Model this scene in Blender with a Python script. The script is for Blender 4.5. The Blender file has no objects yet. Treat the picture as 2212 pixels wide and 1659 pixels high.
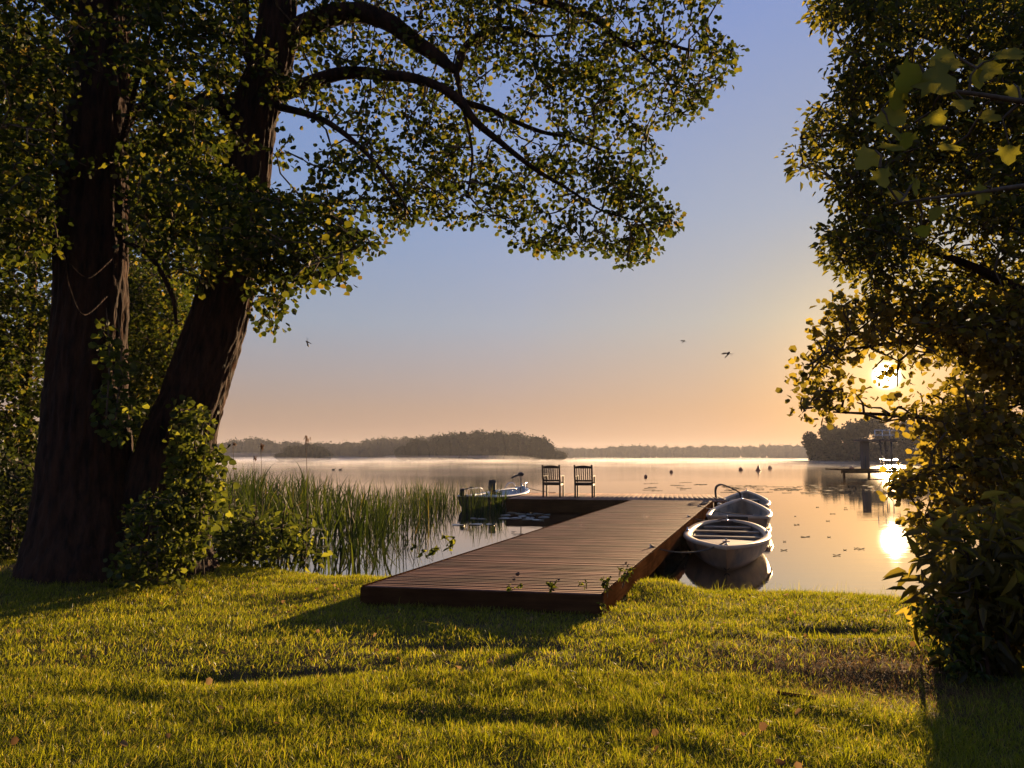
SUN_E = 5.0; SKY_S = .12; EXPO = 1.5; HAZE = .00015; HAZE_A = .2; WAVE = .11; SKY_G = .18; WIOR = 2.7
SKY_TINT = [(0, (1.06, .67, .52)), (.06, (1.01, .72, .61)), (.17,(.85,.93,1.13)), (.3, (.69,.90,1.40)), (.5, (.60, .83, 1.53)), (1, (.4, .58, 1.2))]
HALOS = [(12, (.3, .15, .03)), (200, (1.3, .68, .12)), (2500, (1.2, .8, .25)), (40000, (400, 330, 200))]
GRASS = 1; MIST = .006
import bpy, bmesh, math, random
import numpy as np
from mathutils import Vector, Matrix
from mathutils.kdtree import KDTree
R = math.radians
rng = np.random.default_rng(7)
random.seed(7)
C = bpy.context.scene.collection

# ------------------------------------------------------------------ camera geometry
F = 1671.0; CX = 1106.0; CY = 829.5; PITCH = math.atan((988.5-CY)/F); EYE = 1.59
cp, sp = math.cos(PITCH), math.sin(PITCH)
def ray(px, py):
    u = px-CX; v = CY-py
    return np.array([u, F*cp - v*sp, F*sp + v*cp])
def P(px, py, d):
    r = ray(px, py); t = d/r[1]
    return np.array([r[0]*t, d, EYE + r[2]*t])
def at(px, py, z=0.0):
    r = ray(px, py); t = (z-EYE)/r[2]
    return np.array([r[0]*t, r[1]*t, z])
def Pv(px, py, d):
    px = np.asarray(px, float); py = np.asarray(py, float); d = np.asarray(d, float)
    u = px-CX; v = CY-py
    y = F*cp - v*sp; z = F*sp + v*cp
    t = d/y
    return np.stack([u*t, y*t, EYE+z*t], 1)
SUN_AZ = R(25.96); SUN_EL = R(5.4)
sv = ray(1915, 812); SUN = sv/np.linalg.norm(sv)
SUN_EL = math.asin(SUN[2]); SUN_AZ = math.atan2(SUN[0], SUN[1])

# ------------------------------------------------------------------ helpers
def tag(o, label=None, cat=None, group=None, kind=None):
    if label: o['label'] = label
    if cat: o['category'] = cat
    if group: o['group'] = group
    if kind: o['kind'] = kind
    return o
def empty(name, loc=(0, 0, 0), rz=0.0, **k):
    o = bpy.data.objects.new(name, None); C.objects.link(o)
    o.location = loc; o.rotation_euler = (0, 0, rz); o.empty_display_size = .1
    return tag(o, **k)
def link(name, me, mat, parent=None, smooth=False, **k):
    if mat is not None:
        for m in (mat if isinstance(mat, list) else [mat]): me.materials.append(m)
    if smooth: me.polygons.foreach_set('use_smooth', np.ones(len(me.polygons), bool))
    o = bpy.data.objects.new(name, me); C.objects.link(o)
    if parent is not None: o.parent = parent
    return tag(o, **k)
def npmesh(name, V, Fq, rnd=None, nv=None):
    """V (N,3), Fq list of face arrays (n,k)"""
    me = bpy.data.meshes.new(name)
    V = np.asarray(V, np.float32)
    Fs = [np.asarray(f, np.int32) for f in (Fq if isinstance(Fq, list) else [Fq]) if len(f)]
    me.vertices.add(len(V)); me.vertices.foreach_set('co', V.ravel())
    nl = sum(f.size for f in Fs); nf = sum(len(f) for f in Fs)
    me.loops.add(nl); me.loops.foreach_set('vertex_index', np.concatenate([f.ravel() for f in Fs]))
    tot = np.concatenate([np.full(len(f), f.shape[1], np.int32) for f in Fs])
    st = np.concatenate([[0], np.cumsum(tot)[:-1]]).astype(np.int32)
    me.polygons.add(nf); me.polygons.foreach_set('loop_start', st)
    try: me.polygons.foreach_set('loop_total', tot)
    except Exception: pass
    me.update(calc_edges=True)
    if rnd is not None:
        a = me.attributes.new('rnd', 'FLOAT', 'POINT'); a.data.foreach_set('value', np.asarray(rnd, np.float32))
    return me
class MB:
    """collects shapes, builds ONE mesh"""
    def __init__(s): s.v = []; s.f = []; s.n = 0
    def add(s, V, Fc):
        V = np.asarray(V, float).reshape(-1, 3); s.v.append(V)
        s.f += [tuple(int(i)+s.n for i in f) for f in Fc]; s.n += len(V); return s
    def box(s, c, size, rz=0, rx=0, ry=0, bev=0.0):
        hx, hy, hz = [q/2 for q in size]
        M = Matrix.Translation(Vector(c)) @ Matrix.Rotation(rz, 4, 'Z') @ Matrix.Rotation(rx, 4, 'X') @ Matrix.Rotation(ry, 4, 'Y')
        if bev <= 0:
            vs = [M @ Vector((x, y, z)) for z in (-hz, hz) for x, y in ((-hx, -hy), (hx, -hy), (hx, hy), (-hx, hy))]
            return s.add([tuple(v) for v in vs], [(0, 3, 2, 1), (4, 5, 6, 7), (0, 1, 5, 4), (1, 2, 6, 5), (2, 3, 7, 6), (3, 0, 4, 7)])
        b = min(bev, hx*.9, hy*.9, hz*.9)
        vs = []
        for z, i in ((-hz, b), (-hz+b, 0), (hz-b, 0), (hz, b)):
            ax, ay = hx-i, hy-i
            for x, y in ((-ax+b, -ay), (ax-b, -ay), (ax, -ay+b), (ax, ay-b), (ax-b, ay), (-ax+b, ay), (-ax, ay-b), (-ax, -ay+b)):
                vs.append(tuple(M @ Vector((x, y, z))))
        fs = [tuple(range(7, -1, -1)), tuple(range(24, 32))]
        for r in range(3):
            for k in range(8): fs.append((r*8+k, r*8+(k+1) % 8, r*8+8+(k+1) % 8, r*8+8+k))
        return s.add(vs, fs)
    def tube(s, pts, rad, n=8, cap=True, sx=1.0):
        pts = np.asarray(pts, float); m = len(pts)
        rad = np.full(m, rad) if np.isscalar(rad) else np.asarray(rad, float)
        T = np.gradient(pts, axis=0); T /= np.linalg.norm(T, axis=1)[:, None]+1e-9
        up = np.array([0, 0, 1.0]) if abs(T[0][2]) < .9 else np.array([1.0, 0, 0])
        u = np.cross(T[0], up); u /= np.linalg.norm(u)
        a = np.arange(n)*2*math.pi/n; V = []
        for i in range(m):
            u = u - T[i]*np.dot(u, T[i]); u /= np.linalg.norm(u)+1e-9
            w = np.cross(T[i], u)
            V.append(pts[i] + rad[i]*(np.cos(a)[:, None]*u*sx + np.sin(a)[:, None]*w))
        fs = []
        for i in range(m-1):
            for k in range(n): fs.append((i*n+k, i*n+(k+1) % n, (i+1)*n+(k+1) % n, (i+1)*n+k))
        if cap: fs += [tuple(range(n-1, -1, -1)), tuple(range((m-1)*n, m*n))]
        return s.add(np.concatenate(V), fs)
    def ball(s, c, r, nu=12, nv=8):
        r = np.array([r, r, r], float) if np.isscalar(r) else np.array(r, float)
        V = [(0, 0, 1)]
        for i in range(1, nv):
            t = math.pi*i/nv
            for k in range(nu):
                p = 2*math.pi*k/nu; V.append((math.sin(t)*math.cos(p), math.sin(t)*math.sin(p), math.cos(t)))
        V.append((0, 0, -1)); V = np.array(V)*r+np.array(c)
        fs = [(0, 1+k, 1+(k+1) % nu) for k in range(nu)]
        for i in range(nv-2):
            for k in range(nu): fs.append((1+i*nu+k, 1+(i+1)*nu+k, 1+(i+1)*nu+(k+1) % nu, 1+i*nu+(k+1) % nu))
        L = len(V)-1
        fs += [(L, 1+(nv-2)*nu+(k+1) % nu, 1+(nv-2)*nu+k) for k in range(nu)]
        return s.add(V, fs)
    def lathe(s, c, prof, n=20):
        V = []
        for r, z in prof:
            for k in range(n):
                a = 2*math.pi*k/n; V.append((c[0]+r*math.cos(a), c[1]+r*math.sin(a), c[2]+z))
        fs = []
        for i in range(len(prof)-1):
            for k in range(n): fs.append((i*n+k, i*n+(k+1) % n, (i+1)*n+(k+1) % n, (i+1)*n+k))
        fs += [tuple(range(n-1, -1, -1)), tuple(range((len(prof)-1)*n, len(prof)*n))]
        return s.add(V, fs)
    def build(s, name, mat, parent=None, smooth=False, **k):
        me = bpy.data.meshes.new(name)
        me.from_pydata(np.concatenate(s.v).tolist(), [], s.f); me.update()
        o = link(name, me, mat, parent, smooth, **k)
        if smooth == 'auto':
            pass
        return o
def copy_tree(o, parent=None):
    c = o.copy(); C.objects.link(c)
    if parent is not None: c.parent = parent; c.matrix_parent_inverse = o.matrix_parent_inverse
    for ch in list(o.children): copy_tree(ch, c)
    return c

# value noise
_tab = np.random.default_rng(3).random(65536)
def vnoise(x, y, z=0.0):
    x, y, z = np.broadcast_arrays(np.asarray(x, float), np.asarray(y, float), np.asarray(z, float))
    xi, yi, zi = np.floor(x).astype(np.int64), np.floor(y).astype(np.int64), np.floor(z).astype(np.int64)
    fx, fy, fz = x-xi, y-yi, z-zi
    fx = fx*fx*(3-2*fx); fy = fy*fy*(3-2*fy); fz = fz*fz*(3-2*fz)
    def h(a, b, c): return _tab[(a*73856093 ^ b*19349663 ^ c*83492791) & 65535]
    def L(a, b, t): return a+(b-a)*t
    return L(L(L(h(xi, yi, zi), h(xi+1, yi, zi), fx), L(h(xi, yi+1, zi), h(xi+1, yi+1, zi), fx), fy),
             L(L(h(xi, yi, zi+1), h(xi+1, yi, zi+1), fx), L(h(xi, yi+1, zi+1), h(xi+1, yi+1, zi+1), fx), fy), fz)
def fbm(x, y, z=0.0, o=3):
    s = 0; a = .5; t = 0
    for i in range(o):
        s = s + a*vnoise(np.asarray(x)*2**i+i*17.3, np.asarray(y)*2**i+i*9.1, np.asarray(z)*2**i); t += a; a *= .5
    return s/t

# ------------------------------------------------------------------ materials
def newmat(name):
    m = bpy.data.materials.new(name); m.use_nodes = True
    nt = m.node_tree; nt.nodes.clear()
    out = nt.nodes.new('ShaderNodeOutputMaterial'); return m, nt, out
def N(nt, t, **k):
    n = nt.nodes.new(t)
    for a, b in k.items():
        if a in ('inputs',):
            for i, v in b.items(): n.inputs[i].default_value = v
        else: setattr(n, a, b)
    return n
def ramp(nt, fac, stops):
    r = N(nt, 'ShaderNodeValToRGB'); e = r.color_ramp.elements
    while len(e) < len(stops): e.new(.5)
    for i, (p, c) in enumerate(stops): e[i].position = p; e[i].color = (*c, 1)
    nt.links.new(fac, r.inputs[0]); return r.outputs[0]
def surf(name, c1, c2, rough=.6, scale=(6, 6, 6), bump=.0, bscale=None, spec=.4, metal=0.0, detail=5, coat=0.0, coords='Object', dist=.01, dirt=None):
    m, nt, out = newmat(name)
    p = N(nt, 'ShaderNodeBsdfPrincipled'); nt.links.new(p.outputs[0], out.inputs[0])
    p.inputs['Roughness'].default_value = rough; p.inputs['Specular IOR Level'].default_value = spec
    p.inputs['Metallic'].default_value = metal; p.inputs['Coat Weight'].default_value = coat
    tc = N(nt, 'ShaderNodeTexCoord'); mp = N(nt, 'ShaderNodeMapping'); mp.inputs['Scale'].default_value = scale
    nt.links.new(tc.outputs[coords], mp.inputs[0])
    nz = N(nt, 'ShaderNodeTexNoise', inputs={'Scale': 1.0, 'Detail': detail, 'Roughness': .6}); nt.links.new(mp.outputs[0], nz.inputs['Vector'])
    col = ramp(nt, nz.outputs[0], [(.3, c1), (.7, c2)])
    if dirt:
        n3 = N(nt, 'ShaderNodeTexNoise', inputs={'Scale': 2.3, 'Detail': 6.0}); nt.links.new(tc.outputs[coords], n3.inputs['Vector'])
        mx = N(nt, 'ShaderNodeMix', data_type='RGBA'); mx.inputs['B'].default_value = (*dirt, 1)
        f = ramp(nt, n3.outputs[0], [(.5, (0, 0, 0)), (.7, (.8, .8, .8))])
        nt.links.new(f, mx.inputs['Factor']); nt.links.new(col, mx.inputs['A']); col = mx.outputs['Result']
    nt.links.new(col, p.inputs['Base Color'])
    if bump:
        b = N(nt, 'ShaderNodeBump', inputs={'Strength': bump, 'Distance': dist})
        if bscale:
            mp2 = N(nt, 'ShaderNodeMapping'); mp2.inputs['Scale'].default_value = bscale; nt.links.new(tc.outputs[coords], mp2.inputs[0])
            n2 = N(nt, 'ShaderNodeTexNoise', inputs={'Scale': 1.0, 'Detail': 6.0}); nt.links.new(mp2.outputs[0], n2.inputs['Vector']); nt.links.new(n2.outputs[0], b.inputs['Height'])
        else: nt.links.new(nz.outputs[0], b.inputs['Height'])
        nt.links.new(b.outputs[0], p.inputs['Normal'])
    return m
def leafmat(name, stops, trans=.5, tstops=None, gloss=.012, rough=.45):
    """stops: colour over the per-leaf random attribute; a leaf lets light through"""
    m, nt, out = newmat(name)
    at_ = N(nt, 'ShaderNodeAttribute', attribute_name='rnd')
    c = ramp(nt, at_.outputs['Fac'], stops)
    ct = ramp(nt, at_.outputs['Fac'], tstops or stops)
    d = N(nt, 'ShaderNodeBsdfDiffuse'); t = N(nt, 'ShaderNodeBsdfTranslucent'); g = N(nt, 'ShaderNodeBsdfGlossy', inputs={'Roughness': rough})
    nt.links.new(c, d.inputs[0]); nt.links.new(ct, t.inputs[0])
    m1 = N(nt, 'ShaderNodeMixShader', inputs={0: trans}); m2 = N(nt, 'ShaderNodeMixShader', inputs={0: gloss})
    nt.links.new(d.outputs[0], m1.inputs[1]); nt.links.new(t.outputs[0], m1.inputs[2])
    nt.links.new(m1.outputs[0], m2.inputs[1]); nt.links.new(g.outputs[0], m2.inputs[2]); nt.links.new(m2.outputs[0], out.inputs[0])
    return m
M = {}
M['bark'] = surf('bark', (.005, .0035, .003), (.052, .022, .012), rough=.9, scale=(14, 14, 3), bump=1.0, bscale=(30, 30, 5), spec=.15, dist=.03)
M['twig'] = surf('twig_bark', (.05, .035, .022), (.12, .08, .05), rough=.85, scale=(20, 20, 20), spec=.2)
M['leaf'] = leafmat('alder_leaf', [(0, (.015, .020, .004)), (.6, (.036, .046, .005)), (.93, (.075, .085, .008)), (1, (.12, .08, .02))], .5,
                    [(0, (.03, .045, .007)), (.6, (.065, .085, .007)), (.93, (.21, .20, .015)), (1, (.30, .20, .03))], gloss=.01)  # last stop paints a few leaves brown-gold as if catching direct sun
M['leaf_veiled'] = leafmat('veil_browned_leaf', [(0, (.055, .045, .016)), (1, (.12, .095, .035))], .6,
                    [(0, (.14, .115, .014)), (.7, (.32, .25, .025)), (1, (.52, .38, .04))])  # warm veil around the sun is put into these browned leaf colours
M['leaf_ash'] = leafmat('ash_leaf', [(0, (.022, .027, .009)), (1, (.065, .068, .022))], .52, [(0, (.07, .075, .010)), (.7, (.19, .175, .015)), (1, (.42, .34, .03))])
M['leaf_near'] = leafmat('broad_leaf', [(0, (.10, .11, .015)), (1, (.16, .16, .02))], .5,
                    [(0, (.22, .21, .02)), (1, (.36, .33, .025))])
M['leaf_shrub'] = leafmat('shrub_leaf', [(0, (.015, .026, .007)), (1, (.055, .075, .013))], .5,
                    [(0, (.03, .045, .006)), (.8, (.14, .16, .015)), (1, (.34, .34, .03))])
M['leaf_shaded'] = leafmat('shade_darkened_leaf', [(0, (.010, .016, .006)), (1, (.035, .048, .012))], .4,
                    [(0, (.015, .022, .004)), (.8, (.05, .065, .010)), (1, (.16, .17, .02))])  # darkened leaf colour stands in for deep shade by the alder base
M['far_leaf'] = leafmat('far_foliage', [(0, (.012, .016, .008)), (1, (.035, .04, .018))], .2, gloss=.0)
M['reed'] = leafmat('reed_leaf', [(0, (.008, .015, .004)), (.7, (.026, .040, .007)), (.96, (.05, .065, .010)), (1, (.14, .10, .04))], .4,
                    [(0, (.012, .022, .003)), (.7, (.045, .068, .006)), (.96, (.13, .16, .012)), (1, (.2, .14, .03))])
M['plume'] = leafmat('reed_plume', [(0, (.12, .07, .04)), (1, (.2, .12, .07))], .4)
M['grass'] = leafmat('grass_blade', [(0, (.05, .06, .006)), (.5, (.10, .115, .008)), (.85, (.14, .135, .012)), (1, (.26, .20, .05))], .5,
                    [(0, (.15, .18, .004)), (.5, (.36, .38, .008)), (.85, (.48, .46, .014)), (1, (.7, .5, .1))], gloss=.02, rough=.35)
M['thatch'] = leafmat('dry_thatch', [(0, (.05, .028, .012)), (1, (.20, .12, .05))], .4, [(0, (.15, .08, .03)), (1, (.4, .25, .10))])
M['hull_shaded'] = surf('shaded_white_hull', (.015, .012, .012), (.03, .025, .022), rough=.4)  # white hull's shaded side, painted as a dark base colour
M['soil'] = surf('soil_and_thatch', (.03, .018, .009), (.10, .062, .028), rough=.95, scale=(9, 9, 9), bump=.35, bscale=(40, 40, 40), spec=.1, dist=.03)
M['plank'] = None
def woodmat(name, c1, c2, axis_scale, rough=.6, bump=.5, groove=None, spec=.35):
    m, nt, out = newmat(name)
    p = N(nt, 'ShaderNodeBsdfPrincipled'); nt.links.new(p.outputs[0], out.inputs[0])
    p.inputs['Roughness'].default_value = rough; p.inputs['Specular IOR Level'].default_value = spec
    tc = N(nt, 'ShaderNodeTexCoord'); mp = N(nt, 'ShaderNodeMapping'); mp.inputs['Scale'].default_value = axis_scale
    nt.links.new(tc.outputs['UV'] if groove == 'uv' else tc.outputs['Object'], mp.inputs[0])
    nz = N(nt, 'ShaderNodeTexNoise', inputs={'Scale': 1.0, 'Detail': 8.0, 'Roughness': .65}); nt.links.new(mp.outputs[0], nz.inputs['Vector'])
    col = ramp(nt, nz.outputs[0], [(.3, c1), (.7, c2)])
    a = N(nt, 'ShaderNodeAttribute', attribute_name='rnd')
    rr = ramp(nt, a.outputs['Fac'], [(0, (.55, .52, .5)), (1, (1.15, 1.1, 1.1))])
    mx = N(nt, 'ShaderNodeMix', data_type='RGBA', blend_type='MULTIPLY'); mx.inputs['Factor'].default_value = 1
    nt.links.new(col, mx.inputs['A']); nt.links.new(rr, mx.inputs['B'])
    n3 = N(nt, 'ShaderNodeTexNoise', inputs={'Scale': 1.7, 'Detail': 7.0}); nt.links.new(tc.outputs['Object'], n3.inputs['Vector'])
    st = ramp(nt, n3.outputs[0], [(.42, (.45, .42, .42)), (.58, (1, 1, 1))])
    mx2 = N(nt, 'ShaderNodeMix', data_type='RGBA', blend_type='MULTIPLY'); mx2.inputs['Factor'].default_value = .7
    nt.links.new(mx.outputs['Result'], mx2.inputs['A']); nt.links.new(st, mx2.inputs['B'])
    nt.links.new(mx2.outputs['Result'], p.inputs['Base Color'])
    b = N(nt, 'ShaderNodeBump', inputs={'Strength': bump, 'Distance': .008}); nt.links.new(nz.outputs[0], b.inputs['Height']); nt.links.new(b.outputs[0], p.inputs['Normal'])
    return m
M['deck'] = woodmat('weathered_red_brown_planks', (.09, .038, .024), (.26, .122, .082), (2.2, 34, 34), rough=.8, spec=.12)
M['deck_platform'] = woodmat('sunlit_toned_platform_planks', (.34, .17, .09), (.55, .31, .18), (34, 2.2, 34), rough=.8, spec=.12, bump=.2)  # weathered planks lightened: their sunlit look is put into the base colour
M['beam'] = woodmat('stained_timber_beam', (.07, .032, .015), (.17, .082, .036), (2.0, 2.0, 30), rough=1, spec=0)
M['chair'] = surf('dark_teak', (.018, .008, .005), (.05, .023, .012), rough=.6, scale=(6, 6, 30), bump=.3)
M['hull'] = surf('flare_browned_grey_hull', (.36, .20, .10), (.46, .27, .15), rough=.5, scale=(3, 3, 3), spec=.1, coat=0, dirt=(.06, .05, .04))  # grey hull browned: warm flare is mixed into the base colour
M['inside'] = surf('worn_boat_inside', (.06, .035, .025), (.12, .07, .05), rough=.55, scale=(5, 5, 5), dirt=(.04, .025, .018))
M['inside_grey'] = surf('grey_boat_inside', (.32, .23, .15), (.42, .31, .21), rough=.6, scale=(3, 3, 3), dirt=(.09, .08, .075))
M['gun'] = surf('off_white_gelcoat', (.46, .31, .19), (.62, .43, .28), rough=.5, scale=(5, 5, 5), spec=.12, coat=0, dirt=(.3, .27, .24))
M['white'] = surf('white_gelcoat', (.6, .57, .53), (.72, .7, .66), rough=.28, scale=(5, 5, 5), spec=.5, coat=.4)
M['steel'] = surf('stainless_steel', (.5, .5, .5), (.62, .62, .62), rough=.22, metal=1.0)
M['darkmetal'] = surf('dark_tube', (.03, .028, .028), (.05, .045, .045), rough=.35, metal=.6)
M['black'] = surf('black_plastic', (.012, .012, .013), (.025, .024, .024), rough=.45)
M['rope'] = surf('rope', (.05, .045, .04), (.14, .12, .10), rough=.9, scale=(90, 90, 90), bump=.5)
M['orange'] = surf('faded_buoy_orange', (.20, .06, .03), (.28, .09, .04), rough=.5)
M['concrete'] = surf('concrete', (.10, .07, .05), (.16, .11, .08), rough=.9, scale=(2, 2, 2), bump=.3)
M['floatleaf'] = surf('floating_leaf', (.035, .03, .02), (.08, .06, .035), rough=.8, scale=(12, 12, 12), spec=.1)
M['pad'] = surf('lily_pad', (.12, .13, .11), (.2, .2, .18), rough=.4, scale=(12, 12, 12), spec=.5)
M['feather'] = surf('dark_plumage', (.03, .024, .02), (.07, .055, .045), rough=.7)
M['insect'] = surf('brown_chitin', (.05, .022, .012), (.10, .045, .02), rough=.4)
M['land'] = surf('shore_undergrowth', (.02, .022, .012), (.045, .045, .02), rough=.95, scale=(.2, .2, .2))
M['nut'] = surf('beech_husk', (.06, .03, .018), (.14, .07, .04), rough=.8, scale=(60, 60, 60))
# ------------------------------------------------------------------ camera, sun, sky
cam = bpy.data.cameras.new('camera'); cam.sensor_width = 36; cam.lens = 36*F/2212
cam.clip_end = 20000; cam.clip_start = .05
co = bpy.data.objects.new('camera', cam); C.objects.link(co)
co.location = (0, 0, EYE); co.rotation_euler = (R(90)+PITCH, 0, 0)
bpy.context.scene.camera = co
sl = bpy.data.lights.new('sun', 'SUN'); sl.energy = SUN_E; sl.angle = R(.6); sl.color = (1.0, .66, .34)
so = bpy.data.objects.new('sun', sl); C.objects.link(so)
so.rotation_euler = Vector(SUN).to_track_quat('Z', 'Y').to_euler(); so.location = (60, 120, 30)
w = bpy.data.worlds.new('World'); bpy.context.scene.world = w; w.use_nodes = True
nt = w.node_tree; nt.nodes.clear()
wo = N(nt, 'ShaderNodeOutputWorld'); bg = N(nt, 'ShaderNodeBackground'); nt.links.new(bg.outputs[0], wo.inputs[0])
sky = N(nt, 'ShaderNodeTexSky', sky_type='NISHITA'); sky.sun_disc = False
sky.sun_elevation = SUN_EL; sky.sun_rotation = SUN_AZ; sky.altitude = 0; sky.air_density = 1.0; sky.dust_density = 1.6; sky.ozone_density = 3.0
bg.inputs['Strength'].default_value = SKY_S
# the sun's own disc and the aureole that morning haze draws around it, by direction
tc = N(nt, 'ShaderNodeTexCoord'); nrm = N(nt, 'ShaderNodeVectorMath', operation='NORMALIZE'); nt.links.new(tc.outputs['Generated'], nrm.inputs[0])
dt = N(nt, 'ShaderNodeVectorMath', operation='DOT_PRODUCT'); dt.inputs[1].default_value = tuple(SUN); nt.links.new(nrm.outputs[0], dt.inputs[0])
mxx = N(nt, 'ShaderNodeMath', operation='MAXIMUM'); mxx.inputs[1].default_value = 0; nt.links.new(dt.outputs['Value'], mxx.inputs[0])
acc = None
def addcol(a, b):
    v = N(nt, 'ShaderNodeVectorMath', operation='ADD'); nt.links.new(a, v.inputs[0]); nt.links.new(b, v.inputs[1]); return v.outputs[0]
gm = N(nt, 'ShaderNodeGamma'); gm.inputs[1].default_value = SKY_G; nt.links.new(sky.outputs[0], gm.inputs[0])
acc = gm.outputs[0]
# tint of the clear upper sky against the horizon
sx = N(nt, 'ShaderNodeSeparateXYZ'); nt.links.new(nrm.outputs[0], sx.inputs[0])
tint = ramp(nt, sx.outputs['Z'], SKY_TINT)
mm = N(nt, 'ShaderNodeVectorMath', operation='MULTIPLY'); nt.links.new(acc, mm.inputs[0]); nt.links.new(tint, mm.inputs[1]); acc = mm.outputs[0]
tint2 = ramp(nt, dt.outputs['Value'], [(.5, (1, 1, 1)), (.90, (1, .99, .97)), (.975, (1.03, .97, .82)), (1, (1.12, .97, .66))])
mm = N(nt, 'ShaderNodeVectorMath', operation='MULTIPLY'); nt.links.new(acc, mm.inputs[0]); nt.links.new(tint2, mm.inputs[1]); acc = mm.outputs[0]
for pw, col in HALOS:
    pn = N(nt, 'ShaderNodeMath', operation='POWER'); pn.inputs[1].default_value = pw; nt.links.new(mxx.outputs[0], pn.inputs[0])
    sc_ = N(nt, 'ShaderNodeVectorMath', operation='SCALE'); sc_.inputs[0].default_value = col; nt.links.new(pn.outputs[0], sc_.inputs['Scale'])
    acc = addcol(acc, sc_.outputs[0])
nt.links.new(acc, bg.inputs[0])
w.cycles.sampling_method = 'MANUAL'; w.cycles.sample_map_resolution = 1024
sc = bpy.context.scene
sc.view_settings.view_transform = 'Standard'; sc.view_settings.look = 'None'; sc.view_settings.gamma = 1
sc.view_settings.exposure = EXPO; sc.view_settings.use_curve_mapping = False
sc.render.engine = 'CYCLES'
cy = sc.cycles; cy.use_denoising = True; cy.max_bounces = 8; cy.diffuse_bounces = 3; cy.glossy_bounces = 3; cy.transmission_bounces = 4; cy.volume_bounces = 1; cy.transparent_max_bounces = 6
cy.sample_clamp_indirect = 6; cy.caustics_reflective = False; cy.caustics_refractive = False; cy.blur_glossy = .5

# ------------------------------------------------------------------ ground and water
SHX = [-3000, -60, -30, -14, -9.5, -8, -6.6, -5.6, -4.6, -3.6, -2.4, -1.1, .6, 1.7, 2.1, 3.3, 4.5, 5.6, 6.6, 8, 12, 30, 3000]
SHY = [60, 60, 34, 27, 22, 18, 14.0, 12.2, 11.3, 10.7, 10.1, 9.9, 9.6, 9.5, 8.9, 9.0, 8.35, 8.2, 9.2, 13, 20, 30, 30]
def shore(x): return np.interp(x, SHX, SHY) + .10*(vnoise(np.asarray(x)*1.4, 3.3)-.5) + .05*(vnoise(np.asarray(x)*5, 7.7)-.5)
DIPS = [(at(505, 1490, .22), .34, .13, .07), (at(690, 1478, .22), .2, .1, .045), (at(1800, 1372, .2), .45, .18, .06), (at(1900, 1500, .22), .6, .35, .04),
        (at(200, 1545, .22), .4, .12, .02), (at(900, 1575, .24), .4, .14, .02), (at(1160, 1590, .24), .3, .12, .03), (at(1000, 1420, .2), .8, .14, .03)]
def gz(x, y):
    x = np.asarray(x, float); y = np.asarray(y, float)
    s = shore(x)-y
    h = np.where(s > 0, 0.03+.13*(1-np.exp(-np.maximum(s, 0)/.35))+.024*np.minimum(np.maximum(s, 0), 8), .03+np.maximum(s*.5, -1.6))
    n = .034*(fbm(x*.55, y*1.0, 0)-.5)+.026*(fbm(x*2.6, y*3.2, 4)-.5)
    h = h+n*np.clip(s*1.5, 0, 1)
    for c, a, b, dpt in DIPS:
        h = h-dpt*np.exp(-(((x-c[0])/a)**2+((y-c[1])/b)**2)**1.5)
    # hump beside the dock's right corner, and under the tree boles
    h = h+.06*np.exp(-(((x-1.5)/.6)**2+((y-8.6)/.7)**2))
    h = h+.16*np.exp(-(((x+4.9)/1.3)**2+((y-9.4)/.9)**2))
    return h
def axis(lo, hi, step, far):
    a = np.arange(lo, hi+1e-6, step); out = []; v = step
    q = [hi]
    while q[-1] < far: v *= 1.5; q.append(q[-1]+v)
    p = [lo]; v = step
    while p[-1] > -far: v *= 1.5; p.append(p[-1]-v)
    return np.concatenate([p[::-1][:-1], a, q[1:]])
gx = axis(-9, 9, .05, 4000); gy = axis(-1, 13, .05, 4000)
X, Y = np.meshgrid(gx, gy); Z = gz(X, Y)
V = np.stack([X.ravel(), Y.ravel(), Z.ravel()], 1)
nx, ny = len(gx), len(gy)
i, j = np.meshgrid(np.arange(nx-1), np.arange(ny-1)); a = (j*nx+i).ravel()
Fq = np.stack([a, a+1, a+nx+1, a+nx], 1)
link('ground', npmesh('ground', V, Fq), M['soil'], smooth=True, kind='structure', label='dark soil of the grassy bank and lake bed')

mw, nt, out = newmat('lake_water')
fr = N(nt, 'ShaderNodeFresnel', inputs={'IOR': WIOR}); gl = N(nt, 'ShaderNodeBsdfGlossy', inputs={'Roughness': .02}); df = N(nt, 'ShaderNodeBsdfDiffuse')
gl.inputs['Color'].default_value = (1, .955, .89, 1)
df.inputs['Color'].default_value = (.035, .03, .022, 1)
mp = N(nt, 'ShaderNodeMapping'); tcw = N(nt, 'ShaderNodeTexCoord'); mp.inputs['Scale'].default_value = (.55, 2.2, 1); mp.inputs['Rotation'].default_value = (0, 0, R(-14))
nt.links.new(tcw.outputs['Object'], mp.inputs[0])
nz = N(nt, 'ShaderNodeTexNoise', inputs={'Scale': 1.6, 'Detail': 3.0, 'Roughness': .5}); nt.links.new(mp.outputs[0], nz.inputs['Vector'])
big = N(nt, 'ShaderNodeTexNoise', inputs={'Scale': .05, 'Detail': 2.0}); nt.links.new(tcw.outputs['Object'], big.inputs['Vector'])
st = N(nt, 'ShaderNodeMapRange'); st.inputs[1].default_value = .42; st.inputs[2].default_value = .62; st.inputs[3].default_value = WAVE*.35; st.inputs[4].default_value = WAVE
nt.links.new(big.outputs[0], st.inputs[0])
bp = N(nt, 'ShaderNodeBump', inputs={'Distance': .02}); geo = N(nt, 'ShaderNodeNewGeometry'); sy = N(nt, 'ShaderNodeSeparateXYZ'); nt.links.new(geo.outputs['Position'], sy.inputs[0])
rg = N(nt, 'ShaderNodeMapRange'); rg.inputs[1].default_value = 24; rg.inputs[2].default_value = 75; rg.inputs[3].default_value = .008; rg.inputs[4].default_value = .085
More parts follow.
